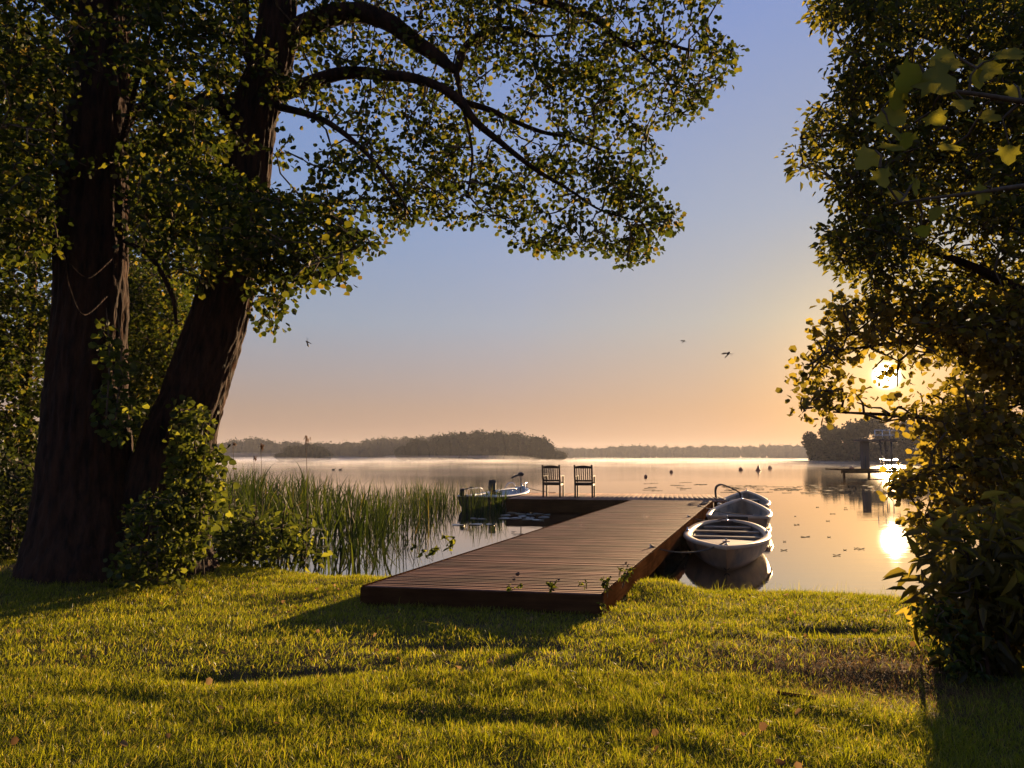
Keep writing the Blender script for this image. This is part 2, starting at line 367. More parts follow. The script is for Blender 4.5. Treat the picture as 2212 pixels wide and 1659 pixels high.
nt.links.new(sy.outputs['Y'], rg.inputs[0]); nt.links.new(rg.outputs[0], gl.inputs['Roughness'])
rs = N(nt, 'ShaderNodeMapRange'); rs.inputs[1].default_value = 22; rs.inputs[2].default_value = 55; rs.inputs[3].default_value = 1; rs.inputs[4].default_value = 2
nt.links.new(sy.outputs['Y'], rs.inputs[0]); ml = N(nt, 'ShaderNodeMath', operation='MULTIPLY'); nt.links.new(st.outputs[0], ml.inputs[0]); nt.links.new(rs.outputs[0], ml.inputs[1])
nt.links.new(ml.outputs[0], bp.inputs['Strength']); nt.links.new(nz.outputs[0], bp.inputs['Height'])
for q in (fr, gl): nt.links.new(bp.outputs[0], q.inputs['Normal'])
ms = N(nt, 'ShaderNodeMixShader'); pw_ = N(nt, 'ShaderNodeMath', operation='POWER'); pw_.inputs[1].default_value = .4; nt.links.new(fr.outputs[0], pw_.inputs[0]); nt.links.new(pw_.outputs[0], ms.inputs[0]); nt.links.new(df.outputs[0], ms.inputs[1]); nt.links.new(gl.outputs[0], ms.inputs[2]); nt.links.new(ms.outputs[0], out.inputs[0])
wx = 4000
V = np.array([(-wx, -wx, 0), (wx, -wx, 0), (wx, wx, 0), (-wx, wx, 0)])
link('water', npmesh('water', V, np.array([[0, 1, 2, 3]])), mw, kind='structure', label='calm lake reflecting the sunrise sky')

# ------------------------------------------------------------------ haze
if HAZE > 0:
    mh, nt, out = newmat('morning_haze')
    pv = N(nt, 'ShaderNodeVolumePrincipled'); pv.inputs['Density'].default_value = HAZE; pv.inputs['Anisotropy'].default_value = HAZE_A
    pv.inputs['Color'].default_value = (.93, .93, .96, 1); nt.links.new(pv.outputs[0], out.inputs['Volume'])
    MB().box((100, 800, 16), (3000, 2400, 40)).build('haze', mh, kind='stuff', label='thin golden morning haze over the lake')
# ------------------------------------------------------------------ dock
DZ = .40
rzD = math.atan2(-.45, 2.2); OD = np.array([-1.40, 7.35, 0])
def DL(x, y, z=0):   # dock local -> world
    c, s = math.cos(rzD), math.sin(rzD); return np.array([OD[0]+c*x-s*y, OD[1]+s*x+c*y, z])
SH = .112; WW = 2.245; YF = 15.3; YB = 19.2; XL = -1.85
dock = empty('wooden_dock', (OD[0], OD[1], 0), rzD, label='reddish-brown timber dock running out from the lawn to a cross platform on the lake')
dock['category'] = 'dock'
def planks_mesh(name, L, parent):
    V = []; Fc = []; rn = []
    for k, (p0, p1, p2, p3, z0, z1) in enumerate(L):
        b = len(V); e = .006
        c = (np.array(p0)+np.array(p1)+np.array(p2)+np.array(p3))/4
        ring0 = [np.array([*p, z0]) for p in (p0, p1, p2, p3)]; ring1 = [np.array([*p, z1-e]) for p in (p0, p1, p2, p3)]
        top = []
        for p in (p0, p1, p2, p3):
            d_ = c-np.array(p); d_ = d_/(abs(d_)+1e-9); top.append(np.array([p[0]+d_[0]*e*.8, p[1]+d_[1]*e*.8, z1]))
        V += ring0+ring1+top
        for r0 in (0, 4):
            for q in range(4): Fc.append((b+r0+q, b+r0+(q+1) % 4, b+r0+4+(q+1) % 4, b+r0+4+q))
        Fc.append((b+8, b+9, b+10, b+11)); Fc.append((b+3, b+2, b+1, b+0))
        rn += [random.random()]*12
    return link(name, npmesh(name, np.array(V), np.array(Fc), rn), M['deck'], parent)
L = []; y = .0; pw = .088; g = .007
while y < YF-.06:
    y1 = y+pw-g; j = random.uniform(-.002, .003)
    L.append(((SH*y+.03, y), (SH*y+WW-.03, y), (SH*y1+WW-.03, y1), (SH*y1+.03, y1), DZ-.032+j, DZ+j)); y += pw
planks_mesh('decking', L, dock)
L = []; x = XL; 
XR = SH*YF+WW+.3
while x < XR-.05:
    x1 = x+.1415; j = random.uniform(-.001, .001)
    L.append(((x, YF), (x1, YF), (x1, YB), (x, YB), DZ-.032+j, DZ+j)); x += .144
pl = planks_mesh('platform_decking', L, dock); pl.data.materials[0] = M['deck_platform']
for v in []: pass
def beam(p0, p1, wd, z0, z1, name, mat='beam', parent=dock):
    p0 = np.array(p0, float); p1 = np.array(p1, float); d_ = p1-p0; ln = np.linalg.norm(d_); ang = math.atan2(d_[1], d_[0]); c = (p0+p1)/2
    o = MB().box((0, 0, 0), (ln, wd, z1-z0), bev=.006).build(name, M[mat], parent); o.location = (c[0], c[1], (z0+z1)/2); o.rotation_euler = (0, 0, ang); return o
beam((.0, -.02), (WW, -.02), .034, .12, DZ-.004, 'front_fascia')
beam((.012, .0), (SH*YF+.012, YF-.02), .032, .16, DZ+.006, 'side_fascia')
beam((WW-.012, .0), (SH*YF+WW-.012, YF-.02), .032, .16, DZ+.004, 'side_fascia')
beam((XL, YF-.02), (SH*YF-.02, YF-.02), .034, .03, DZ-.004, 'side_fascia')
beam((XL-.02, YF), (XL-.02, YB), .034, .14, DZ-.004, 'side_fascia')
beam((XR+.01, YF), (XR+.01, YB), .034, .14, DZ-.004, 'side_fascia')
beam((XL, YB+.02), (XR, YB+.02), .034, .14, DZ-.004, 'side_fascia')
for fx in (.55, 1.12, 1.7): beam((fx, .1), (SH*YF+fx, YF-.1), .08, .17, DZ-.036, 'joist')
for k in range(6):
    yy = 2.6+k*2.5
    for fx in (.16, WW-.16):
        MB().tube([(SH*yy+fx, yy, -1.4), (SH*yy+fx, yy, DZ-.036)], .07, 12).build('post', M['beam'], dock, True)
for xx in (XL+.2, 0.2, 2.4, XR-.2):
    for yy in (YF+.2, YB-.2):
        MB().tube([(xx, yy, -1.7), (xx, yy, DZ-.036)], .07, 12).build('post', M['beam'], dock, True)
def to_local(wp):
    c, s = math.cos(rzD), math.sin(rzD); dx, dy = wp[0]-OD[0], wp[1]-OD[1]; return np.array([c*dx+s*dy, -s*dx+c*dy, wp[2] if len(wp) > 2 else 0])
# boat lift hardware: little steel mooring studs on the right edge
CLEAT = []
for (px, py) in ((1411, 1183), (1486, 1117), (1508, 1094)):
    w_ = at(px, py, DZ); l_ = to_local(w_); l_[0] = min(l_[0], SH*l_[1]+WW-.10)
    m = MB().lathe((l_[0], l_[1], DZ), [(.017, 0), (.017, .006), (.008, .01), (.008, .026), (.015, .03), (.015, .037), (.003, .041)], 14)
    m.build('mooring_stud', M['steel'], dock, True); CLEAT.append(DL(l_[0], l_[1], DZ+.022))
# bathing ladder handles
def spline(pts, n=10):
    pts = np.array(pts, float); out = []
    for i in range(len(pts)-1):
        p0 = pts[max(i-1, 0)]; p1 = pts[i]; p2 = pts[i+1]; p3 = pts[min(i+2, len(pts)-1)]
        for t in np.linspace(0, 1, n, endpoint=False):
            out.append(.5*((2*p1)+(-p0+p2)*t+(2*p0-5*p1+4*p2-p3)*t*t+(-p0+3*p1-3*p2+p3)*t**3))
    out.append(pts[-1]); return np.array(out)
lad = empty('bathing_ladder', DL(XR-.12, YF+1.5, DZ), rzD, label='dark tubular bathing ladder curving off the right end of the dock platform', cat='ladder')
lad.location = tuple(DL(XR-.12, YF+1.6, DZ))
for s_ in (0, .48):
    MB().tube(spline([(0, s_, 0), (-.01, s_, .2), (.03, s_, .33), (.14, s_, .385), (.28, s_, .36), (.5, s_, .26), (.66, s_, .17), (.72, s_, .05), (.73, s_, -.3), (.73, s_, -1.0)], 8), .019, 10).build('handrail', M['darkmetal'], lad, True)
for k in range(3):
    MB().tube([(.73, 0, -.35-.25*k), (.73, .48, -.35-.25*k)], .016, 8).build('rung', M['darkmetal'], lad, True)

# ------------------------------------------------------------------ garden chairs
def make_chair():
    r = empty('garden_armchair', label='x', cat='chair', group='wooden armchairs on the dock platform')
    W, D_, H = .56, .52, .97
    # local: chair faces +Y, back legs at y=0
    for sx_ in (-1, 1):
        x = sx_*(W/2-.024)
        MB().tube(spline([(x, 0, 0), (x, .0, .42), (x, -.035, .62), (x-.0, -.10, H)], 5), [.027]*16, 4).build('rear_leg', M['chair'], r)
        MB().box((x, D_, .31), (.045, .045, .62), bev=.004).build('front_leg', M['chair'], r)
        MB().box((x, D_/2-.01, .635), (.062, D_+.13, .026), bev=.008).build('armrest', M['chair'], r)
        MB().box((x, D_/2, .38), (.026, D_-.04, .06), bev=.003).build('side_rail', M['chair'], r)
    m = MB()
    for k in range(7): m.box((0, .05+k*.073, .435), (W-.09, .062, .02), bev=.004)
    m.build('seat', M['chair'], r)
    MB().box((0, .0, .395), (W-.09, .03, .07), bev=.004).build('back_apron', M['chair'], r)
    MB().box((0, D_, .385), (W-.09, .03, .07), bev=.004).build('front_apron', M['chair'], r)
    # backrest with curved top rail and upright slats
    b = MB()
    def by(z): return -.035-.065*(z-.62)/.35 if z > .62 else -.035*max(0, (z-.42)/.2)
    b.box((0, by(.50), .50), (W-.09, .028, .05), bev=.004)
    V = []; n = 14
    for i in range(n+1):
        t = i/n*2-1; x = t*(W/2-.045); zt = .925+.030*(1-t*t)
        for (z, dy) in ((.865, -.014), (.865, .014), (zt, .014), (zt, -.014)): V.append((x, by(z)+dy, z))
    fs = [(i*4+q, i*4+(q+1) % 4, i*4+4+(q+1) % 4, i*4+4+q) for i in range(n) for q in range(4)]+[(3, 2, 1, 0), (n*4, n*4+1, n*4+2, n*4+3)]
    b.add(V, fs)
    for k in range(7):
        x = -.192+k*.064
        b.tube([(x, by(.52), .52), (x, by(.70), .70), (x, by(.87), .87)], .0155, 4, sx=1.1)
    b.build('backrest', M['chair'], r)
    return r
def base_between(p, q): return (p+q)/2
ch = make_chair()
a1, a2 = at(1173, 1074.5, DZ), at(1210, 1074.5, DZ)
b1, b2 = at(1243, 1075.5, DZ), at(1279, 1075.5, DZ)
l1 = to_local((a1+a2)/2); l2 = to_local((b1+b2)/2)
for o, l_, rz, lb in ((ch, l1, -.06, 'dark wooden armchair facing the lake, farther from the rowing boats'), (None, l2, -.03, 'dark wooden armchair facing the lake, nearer the bathing ladder')):
    if o is None: o = copy_tree(ch)
    p = DL(l_[0], max(l_[1], YF+.12), DZ+.003); o.location = tuple(p); o.rotation_euler = (0, 0, rzD+rz+.0); o['label'] = lb

# ------------------------------------------------------------------ boats
def boat(name, bow, stern, Bm, bowz, sternz, bowdirfun, matout, matin, matgun, rimw=.06, kz=-.08, transom=None, **k):
    """hull lofted from bow to stern; local +Y from bow to stern"""
    bow = np.array(bow, float); stern = np.array(stern, float); d_ = stern-bow; Ln = np.linalg.norm(d_[:2]); rz = math.atan2(-d_[0], d_[1])
    r = empty(name, (bow[0], bow[1], 0), rz, **k)
    nt_ = 28; ns = 10
    T = np.linspace(0, 1, nt_+1)**1.15
    def zs(t): return bowz*(1-t)**2*1.0+(sternz*(1-(1-t)**2)) - .04*math.sin(math.pi*t)
    def sect(t, B, kzz, top, rake=.5, s0=0.0):
        out = []
        for s in np.linspace(0, 1, ns+1):
            x = B*math.sin(s*math.pi/2)**.75; z = kzz+(top-kzz)*(s**1.9)
            y = t*Ln + rake*(1-s)**1.3*math.exp(-t*7)
            out.append((x, y, z))
        return out
    def shell(off, kzz, topoff, flip):
        V = []; Fc = []
        for t in T:
            B = max(bowdirfun(t)*Bm-off, .0005 if t < .02 else .0)
            keel = kzz+.04*math.exp(-t*9)
            S = sect(t, B, keel, zs(t)+topoff)
            row = [(-x, y, z) for x, y, z in S[::-1]]+S[1:]
            V += row
        m = 2*ns+1
        for i in range(nt_):
            for q in range(m-1):
                f = (i*m+q, i*m+q+1, (i+1)*m+q+1, (i+1)*m+q); Fc.append(f if flip else f[::-1])
        Fc.append(tuple(range(nt_*m, nt_*m+m)) if not flip else tuple(range(nt_*m+m-1, nt_*m-1, -1)))
        return MB().add(V, Fc)
    shell(0, kz, 0, False).build('hull', M[matout], r, True)
    # inner skin, with a floor well above the keel
    V = []; Fc = []; m = 2*ns+1
    T2 = np.linspace(.05, .985, nt_+1)
    for t in T2:
        B = max(bowdirfun(t)*Bm-rimw, .004); S = sect(t, B, .02, zs(t)-.012, rake=.0)
        V += [(-x, y, z) for x, y, z in S[::-1]]+S[1:]
    for i in range(nt_):
        for q in range(m-1): Fc.append((i*m+q, i*m+q+1, (i+1)*m+q+1, (i+1)*m+q))
    Fc.append(tuple(range(nt_*m, nt_*m+m))); Fc.append(tuple(range(m-1, -1, -1)))
    MB().add(V, Fc).build('inner_hull', M[matin], r, True)
    # gunwale: broad flat rim with a rounded outer lip
    V = []; Fc = []
    prof = [(.022, -.035), (.026, -.005), (.014, .012), (-rimw*.4, .016), (-rimw-.004, .008), (-rimw-.006, -.03)]
    rows = []
    for side in (-1, 1):
        seq = T if side < 0 else T[::-1]
        for t in seq:
            B = bowdirfun(t)*Bm
            dB = (bowdirfun(min(t+.01, 1))-bowdirfun(max(t-.01, 0)))*Bm/((min(t+.01, 1)-max(t-.01, 0))*Ln)
            nrm_ = np.array([1, -dB]); nrm_ /= np.linalg.norm(nrm_)
            row = []
            for o_, z_ in prof:
                x = B+o_*nrm_[0]; y = t*Ln+o_*nrm_[1]
                x = max(x, .0)
                row.append((side*x, y, zs(t)+z_))
            rows.append(row)
    if True:
        # close over the transom with a straight piece
        pass
    n_ = len(prof)
    for rw in rows: V += rw
    nr = len(rows)
    for i in range(nr):
        if i == nr-1: jn = 0
        else: jn = i+1
        for q in range(n_-1): Fc.append((i*n_+q, i*n_+q+1, jn*n_+q+1, jn*n_+q))
    g_ = MB().add(V, Fc).build('gunwale', M[matgun], r, True)
    return r, Ln, zs
def beamfun(wide, p, st, tr):
    def f(t):
        if t < wide: return max(0.0, 1-(1-t/wide)**p)**.85
        q = (t-wide)/(1-wide)
        return max(tr, (1-(1-tr**2)*q**st)**.5) if tr > 0 else math.sqrt(max(0, 1-q**st))
    return f
bf1 = beamfun(.5, 1.75, 2.6, .25)
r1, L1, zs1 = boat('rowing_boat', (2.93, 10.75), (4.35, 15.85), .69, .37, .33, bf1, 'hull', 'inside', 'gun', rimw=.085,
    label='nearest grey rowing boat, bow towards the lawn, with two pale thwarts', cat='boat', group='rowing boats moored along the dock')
def thwart(r, y, w_, z, d_=.2, name='thwart', mat='inside', edge=True):
    o = MB().box((0, y, z), (w_, d_, .03), bev=.006).build(name, M[mat], r)
    if edge: MB().box((0, y-d_/2-.008, z+.008), (w_, .016, .03), bev=.004).build('thwart_edge', M['gun'], o)
    return o
thwart(r1, L1*.70, 2*.69*bf1(.70)-.19, .24); thwart(r1, L1*.86, 2*.69*bf1(.86)-.20, .25); thwart(r1, L1*.53, 2*.69-.19, .23)
# fore deck
V = []; n = 12
for i in range(n+1):
    t = .03+i/n*.27; B = bf1(t)*.69-.05
    V += [(-B, t*L1, zs1(t)-.02), (0, t*L1, zs1(t)-.0), (B, t*L1, zs1(t)-.02)]
fs = []
for i in range(n): fs += [(3*i, 3*i+1, 3*i+4, 3*i+3), (3*i+1, 3*i+2, 3*i+5, 3*i+4)]
MB().add(V, fs).build('fore_deck', M['inside_grey'], r1)
MB().lathe((0, .42, zs1(.08)-.0), [(.03, 0), (.03, .01), (.01, .02), (.01, .07), (.022, .08), (.004, .095)], 12).tube([(-.05, .42, zs1(.08)+.05), (.05, .42, zs1(.08)+.05)], .009, 8).build('mooring_cleat', M['steel'], r1, True)
MB().lathe((0, L1*.985, zs1(1)), [(.03, 0), (.03, .01), (.012, .02), (.012, .08), (.02, .09), (.003, .1)], 12).build('stern_ring', M['steel'], r1, True)
for s_ in (-1, 1):
    MB().box((s_*.66, L1*.55, zs1(.55)+.03), (.05, .12, .03), bev=.006).tube([(s_*.66, L1*.55, zs1(.55)), (s_*.66, L1*.55, zs1(.55)+.08)], .012, 8).build('oarlock', M['steel'], r1, True)
bf2 = beamfun(.62, 1.9, 2.4, .88)
def far_boat(bow, stern, label, detail):
    r, Ln, zs_ = boat('rowing_boat', bow, stern, .68, .56, .36, bf2, 'hull', 'inside_grey', 'gun', rimw=.075, label=label, cat='boat', group='rowing boats moored along the dock')
    # transom board with a lowered notch for a motor
    MB().box((0, Ln*.992, .29), (1.06, .035, .16), bev=.006).build('transom_board', M['gun'], r)
    MB().box((.0, Ln+.02, .30), (.42, .03, .12), bev=.006).build('motor_pad', M['black'], r)
    MB().lathe((0, .10, zs_(.03)+.01), [(.03, 0), (.03, .01), (.012, .02), (.012, .07), (.02, .08), (.003, .09)], 12).build('bow_cleat', M['steel'], r, True)
    for s_ in (-1, 1):
        MB().lathe((s_*.645, Ln*.62, zs_(.62)+.012), [(.02, 0), (.02, .01), (.009, .02), (.009, .05), (.016, .06), (.003, .07)], 10).build('oarlock', M['steel'], r, True)
    for t in detail: thwart(r, Ln*t, 2*.68*bf2(t)-.17, .22, .22, mat='inside_grey', edge=False)
    return r, Ln, zs_
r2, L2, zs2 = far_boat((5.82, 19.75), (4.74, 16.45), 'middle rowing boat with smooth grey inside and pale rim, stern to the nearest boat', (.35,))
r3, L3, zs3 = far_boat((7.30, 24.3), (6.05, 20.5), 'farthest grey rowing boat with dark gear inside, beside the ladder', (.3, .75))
g = MB().box((.1, L3*.5, .3), (.5, .7, .16), rz=.5, bev=.03).box((-.2, L3*.42, .32), (.3, .4, .14), rz=-.3, bev=.03).build('dark_gear_bag', M['black']); g.location = r3.location; g.rotation_euler = r3.rotation_euler
tag(g, 'dark folded gear lying in the farthest rowing boat', 'bag')
# small white motor boat off the platform's left end
mb_s, mb_b = np.array([-1.12, 24.0]), np.array([.42, 27.7])
bfm = beamfun(.45, 1.9, 2.0, .86)
rm, Lm, zsm = boat('motor_boat', mb_b, mb_s, .70, .56, .42, bfm, 'hull_shaded', 'white', 'white', rimw=.10, kz=-.1,
    label='small white motor boat with seat, rails and two electric motors left of the platform', cat='boat')
bx = MB().box((.05, Lm*.60, .44), (.30, .32, .10), bev=.04); bx.box((.05, Lm*.66, .68), (.26, .10, .38), rx=.25, ry=.1, bev=.04); bx.build('seat', M['black'], rm)
MB().box((.05, Lm*.66-.055, .66), (.19, .03, .28), rx=.25, ry=.1, bev=.01).build('seat_cushion', M['orange'], rm)
MB().add([( x, y, z) for z in (0, .3) for x, y in ((-.5, Lm*.3), (.5, Lm*.3), (.58, Lm*.5), (-.58, Lm*.5))], [(0, 1, 2, 3), (7, 6, 5, 4), (0, 4, 5, 1), (1, 5, 6, 2), (2, 6, 7, 3), (3, 7, 4, 0)]).build('console_deck', M['white'], rm)
for s_ in (-1, 1):
    yb_ = [Lm*.55, Lm*.56, Lm*.75, Lm*.93, Lm*.94]; zz = [.42, .58, .60, .58, .42]
    MB().tube(spline([(s_*.62, y_, z_) for y_, z_ in zip(yb_, zz)], 6), .014, 8).build('grab_rail', M['steel'], rm, True)
    yb_ = [Lm*.07, Lm*.09, Lm*.17, Lm*.2]; zz = [.56, .70, .69, .52]
    MB().tube(spline([(s_*(.2+.06*i_), y_, z_) for i_, (y_, z_) in enumerate(zip(yb_, zz))], 6), .015, 8).build('bow_rail', M['steel'], rm, True)
MB().lathe((0, .18, .56), [(.05, 0), (.05, .03), (.03, .05), (.03, .1), (.05, .11), (.05, .13)], 12).build('bow_cleat', M['steel'], rm, True)
# electric trolling motor clamped at the side near the bow: shaft, head and tiller
q = to_l = None
tm = MB().tube([(-.42, Lm*.33, -.4), (-.42, Lm*.33, .98)], .017, 8)
tm.build('motor_shaft', M['darkmetal'], rm, True)
MB().ball((-.42, Lm*.33, 1.03), (.11, .07, .075)).tube(spline([(-.40, Lm*.33, 1.02), (-.22, Lm*.34, .96), (-.10, Lm*.35, .90)], 5), [.03]*10+[.022], 8).build('motor_head', M['black'], rm, True)
MB().box((.42, Lm+.05, .52), (.16, .14, .24), bev=.03).tube([(.42, Lm+.06, -.4), (.42, Lm+.06, .5)], .02, 8).tube([(.42, Lm, .6), (.2, Lm-.2, .68)], .018, 8).build('stern_motor', M['black'], rm)
for (pt, rr) in (((-.3, Lm*.45, .5), .03),): MB().ball(pt, rr).build('navigation_lamp', M['steel'], rm, True)

# ropes
def rope(p, q, sag, label, r=.011):
    p = np.array(p); q = np.array(q); t = np.linspace(0, 1, 14)[:, None]; pts = p+(q-p)*t; pts[:, 2] -= sag*4*(t[:, 0]*(1-t[:, 0]))
    o = MB().tube(pts, r, 6).build('mooring_rope', M['rope'], None, True); tag(o, label, 'rope', 'mooring ropes')
def bw(r, loc): 
    c, s = math.cos(r.rotation_euler.z), math.sin(r.rotation_euler.z); return np.array([r.location.x+c*loc[0]-s*loc[1], r.location.y+s*loc[0]+c*loc[1], loc[2]])
rope(CLEAT[0], bw(r1, (0, .42, zs1(.08)+.05)), .12, 'dark rope from the nearest steel stud to the bow of the nearest rowing boat')
rope(CLEAT[1], bw(r1, (0, L1*.985, zs1(1)+.06)), .08, 'dark rope from the dock edge to the far end of the nearest rowing boat')
rope(CLEAT[2], bw(r2, (-.3, L2*.99, .4)), .06, 'dark rope from the dock edge to the middle rowing boat')
rope(bw(rm, (0, .15, .6)), DL(XL+.9, YB-.25, DZ+.02), .05, 'short rope from the white motor boat to the platform')
# coiled dark mooring line lying along the dock edge
pts = []
for i in range(60):
    a_ = i/59; l_ = (SH*(13.4+a_*1.2)+WW-.12-.06*math.sin(a_*40), 13.4+a_*1.3, DZ+.018+.012*abs(math.sin(a_*33)))
    pts.append(DL(*l_))
o = MB().tube(pts, .016, 6).build('mooring_line', M['rope'], None, True); tag(o, 'loose dark mooring line heaped along the dock edge by the middle boat', 'rope')

# ------------------------------------------------------------------ things on the water
for px, py, s_, lb in ((1395, 1031, .17, 'round orange buoy nearest the platform'), (1450, 1021, .17, 'round orange buoy second from the platform'), (1600, 1016, .20, 'round buoy just left of the cone-shaped marker'),
                   (1663.5, 1013, .20, 'small round buoy just right of the cone-shaped marker'), (1840, 1014.5, .22, 'round buoy in front of the left end of the swimming pier')):
    p = at(px, py, 0)
    sc_ = s_*p[1]/60
    o = empty('buoy', p, label=lb, cat='buoy', group='round buoys on the lake')
    MB().ball((0, 0, sc_*.35), sc_*.8, 16, 10).build('float', M['orange'], o, True)
    MB().tube([(0, 0, sc_), (0, 0, sc_*1.35)], sc_*.12, 8).build('eye', M['black'], o, True)
p = at(1638, 1017, 0)
o = empty('marker_buoy', p, label='dark cone-shaped marker buoy between two round buoys', cat='buoy')
sc_ = p[1]/1671
MB().lathe((0, 0, -.1), [(6.8*sc_, 0), (6.8*sc_, 1.0*sc_), (3.4*sc_, 6.5*sc_), (.6*sc_, 14*sc_)], 20).build('cone', M['orange'], o, True)
MB().lathe((0, 0, -.2), [(7.6*sc_, 0), (7.6*sc_, 2*sc_), (6.8*sc_, 2.6*sc_)], 20).build('float_collar', M['black'], o, True)
# ducks
def duck():
    r = empty('duck', label='x', cat='duck', group='ducks on the lake')
    m = bpy.data.meshes.new('body'); bm = bmesh.new()
    pts = [(-.24, 0, .12), (-.12, 0, .07), (.02, 0, .06), (.16, 0, .09), (.20, 0, .18), (.23, 0, .26), (.28, 0, .27), (.35, 0, .25)]
    rad = [.02, .085, .11, .08, .04, .045, .035, .012]
    vs = [bm.verts.new(p_) for p_ in pts]
    for i in range(len(vs)-1): bm.edges.new((vs[i], vs[i+1]))
    bm.to_mesh(m); bm.free(); o = link('body', m, M['feather'], r)
    sm = o.modifiers.new('skin', 'SKIN'); o.modifiers.new('sub', 'SUBSURF').levels = 1
    m.skin_vertices.new() if not m.skin_vertices else None
    for i, v in enumerate(m.skin_vertices[0].data): v.radius = (rad[i], rad[i])
    m.skin_vertices[0].data[2].use_root = True
    return r
d1 = duck(); d1.location = tuple(at(720, 1015.5)); d1.rotation_euler = (0, 0, .1); d1['label'] = 'swimming duck, the left one of the pair beyond the reeds'
d2 = copy_tree(d1); d2.location = tuple(at(735, 1015.5)); d2.rotation_euler = (0, 0, -.1); d2['label'] = 'swimming duck, the right one of the pair beyond the reeds'
for o in (d1, d2): o.scale = (1., 1., 1.)
# insects in the air
def insect(px, py, d, ang, sc_, lb):
    r = empty('flying_insect', P(px, py, d), label=lb, cat='insect', group='insects in the air')
    c, s = math.cos(ang), math.sin(ang)
    def q(a, b, y=0): return (sc_*(c*a-s*b), sc_*y, sc_*(s*a+c*b))
    MB().tube([q(-1.3, 0), q(-1.0, .02), q(-.5, .0), q(-.2, .06), q(.1, .1), q(.35, .03), q(.5, 0)], [sc_*v for v in (.03, .09, .11, .22, .26, .14, .04)], 8).build('body', M['insect'], r, True)
    for sy in (-1, 1):
        V = [q(.05, .2, sy*.05), q(-.25, .6, sy*.3), q(-.75, 1.05, sy*.55), q(-.95, 1.05, sy*.6), q(-.8, .75, sy*.5), q(-.3, .3, sy*.2)]
        W_ = [tuple(np.array(v)+np.array([0, sc_*.02, 0])) for v in V]
        MB().add(V+W_, [tuple(range(6)), tuple(range(11, 5, -1))]+[(i_, (i_+1) % 6, 6+(i_+1) % 6, 6+i_) for i_ in range(6)]).build('wing', M['insect'], r)
    for k in range(3):
        MB().tube([q(.0+.1*k, -.1, .1), q(.2+.2*k, -.55, .3), q(.1+.4*k, -.9, .4)], sc_*.02, 4).build('leg', M['insect'], r)
insect(664, 738, 2.6, R(152), .013, 'small brown insect in the sky right of the leaning trunk')
insect(1574, 764, 2.6, R(48), .016, 'larger brown insect in the sky left of the sun')
insect(1478, 737, 3.6, R(40), .012, 'small faint insect up and left of the larger one')

# ------------------------------------------------------------------ far pier with diving tower
pr = at(1810, 1013, .69); y0 = pr[1]
pier = empty('swimming_pier', (pr[0], y0, 0), label='long low timber swimming pier under the sun, far right', cat='pier')
x0, x1 = 0, 9.5
MB().box(((x0+x1)/2, 1.2, .64), (x1-x0, 2.6, .1), bev=.01).build('deck', M['beam'], pier)
MB().box(((x0+x1)/2+.12, 0, .47), (x1-x0-.24, .12, .23), bev=.01).build('fascia', M['beam'], pier)
for k in range(5):
    MB().tube([(.6+k*2, .3, -1.6), (.6+k*2, .3, .6)], .1, 10).build('post', M['beam'], pier, True)
for px in (1861, 1880-9, 1907, 1925, 1943):
    xx = at(px, 1013, .69)[0]-pr[0]
    MB().tube([(xx, .05, .69), (xx, .05, 1.72)], .028, 8).build('railing_post', M['darkmetal'], pier, True)
tw = at(1882, 1013, .69)
tower = empty('diving_tower', (tw[0], y0+1.0, .69), label='grey diving tower with a railed platform on the swimming pier', cat='tower')
MB().box((0, 0, 1.1), (.5, .5, 2.2), bev=.03).build('column', M['concrete'], tower)
MB().box((.9, 0, 2.28), (3.0, 1.3, .16), bev=.02).build('platform', M['concrete'], tower)
for z_ in (2.7, 3.1): MB().tube([(.6, -.6, z_), (2.35, -.6, z_)], .028, 8).build('rail', M['steel'], tower, True)
for x_ in (.6, 1.2, 1.8, 2.35): MB().tube([(x_, -.6, 2.36), (x_, -.6, 3.1)], .028, 8).build('rail_post', M['steel'], tower, True)
for s_ in (0, .5): MB().tube([(.95+s_, -.9, .0), (.95+s_, -.66, 2.36)], .035, 8).build('ladder_side', M['darkmetal'], tower, True)
for k in range(7): MB().tube([(.95, -.88+.03*k, .25+.3*k), (1.45, -.88+.03*k, .25+.3*k)], .02, 6).build('ladder_rung', M['darkmetal'], tower, True)
for k in (1.8, 2.3): MB().tube([(k, .3, 0), (k, .3, 2.2)], .06, 8).build('support_post', M['darkmetal'], tower, True)

# ------------------------------------------------------------------ lily pads
def padmesh(r):
    n = 18; V = [(0, 0, .004)]
    for k in range(n):
        a_ = R(14)+k/(n-1)*R(332); rr = r*(1+.05*math.sin(a_*3)); V.append((rr*math.cos(a_), rr*math.sin(a_), .008+.006*math.sin(a_*2+1)))
    V += [(x, y, z-.006) for x, y, z in V]
    m_ = n+1
    fs = [(0, k, k+1) for k in range(1, n)]+[(m_, m_+k+1, m_+k) for k in range(1, n)]+[(k, m_+k, m_+k+1, k+1) for k in range(1, n)]
    return MB().add(V, fs)
pad0 = padmesh(.12).build('lily_pad', M['pad']); padn = [0]
def pad(px, py, sc_, label, group, src=None):
    p = at(px, py, 0)
    o = pad0 if padn[0] == 0 else (src or pad0).copy()
    if padn[0]: C.objects.link(o)
    padn[0] += 1
    o.location = (p[0], p[1], .001*(padn[0] % 5)+.004); o.scale = (sc_*1.15, sc_, 1); o.rotation_euler = (0, 0, random.uniform(0, 6.28))
    if src is not None: o.scale = (sc_*2.4, sc_*.8, 1); o.rotation_euler = (0, 0, random.uniform(-.4, .4))
    tag(o, label, 'leaf' if src is not None else 'lily pad', group)
G1 = 'lily pads in the still pool left of the dock'
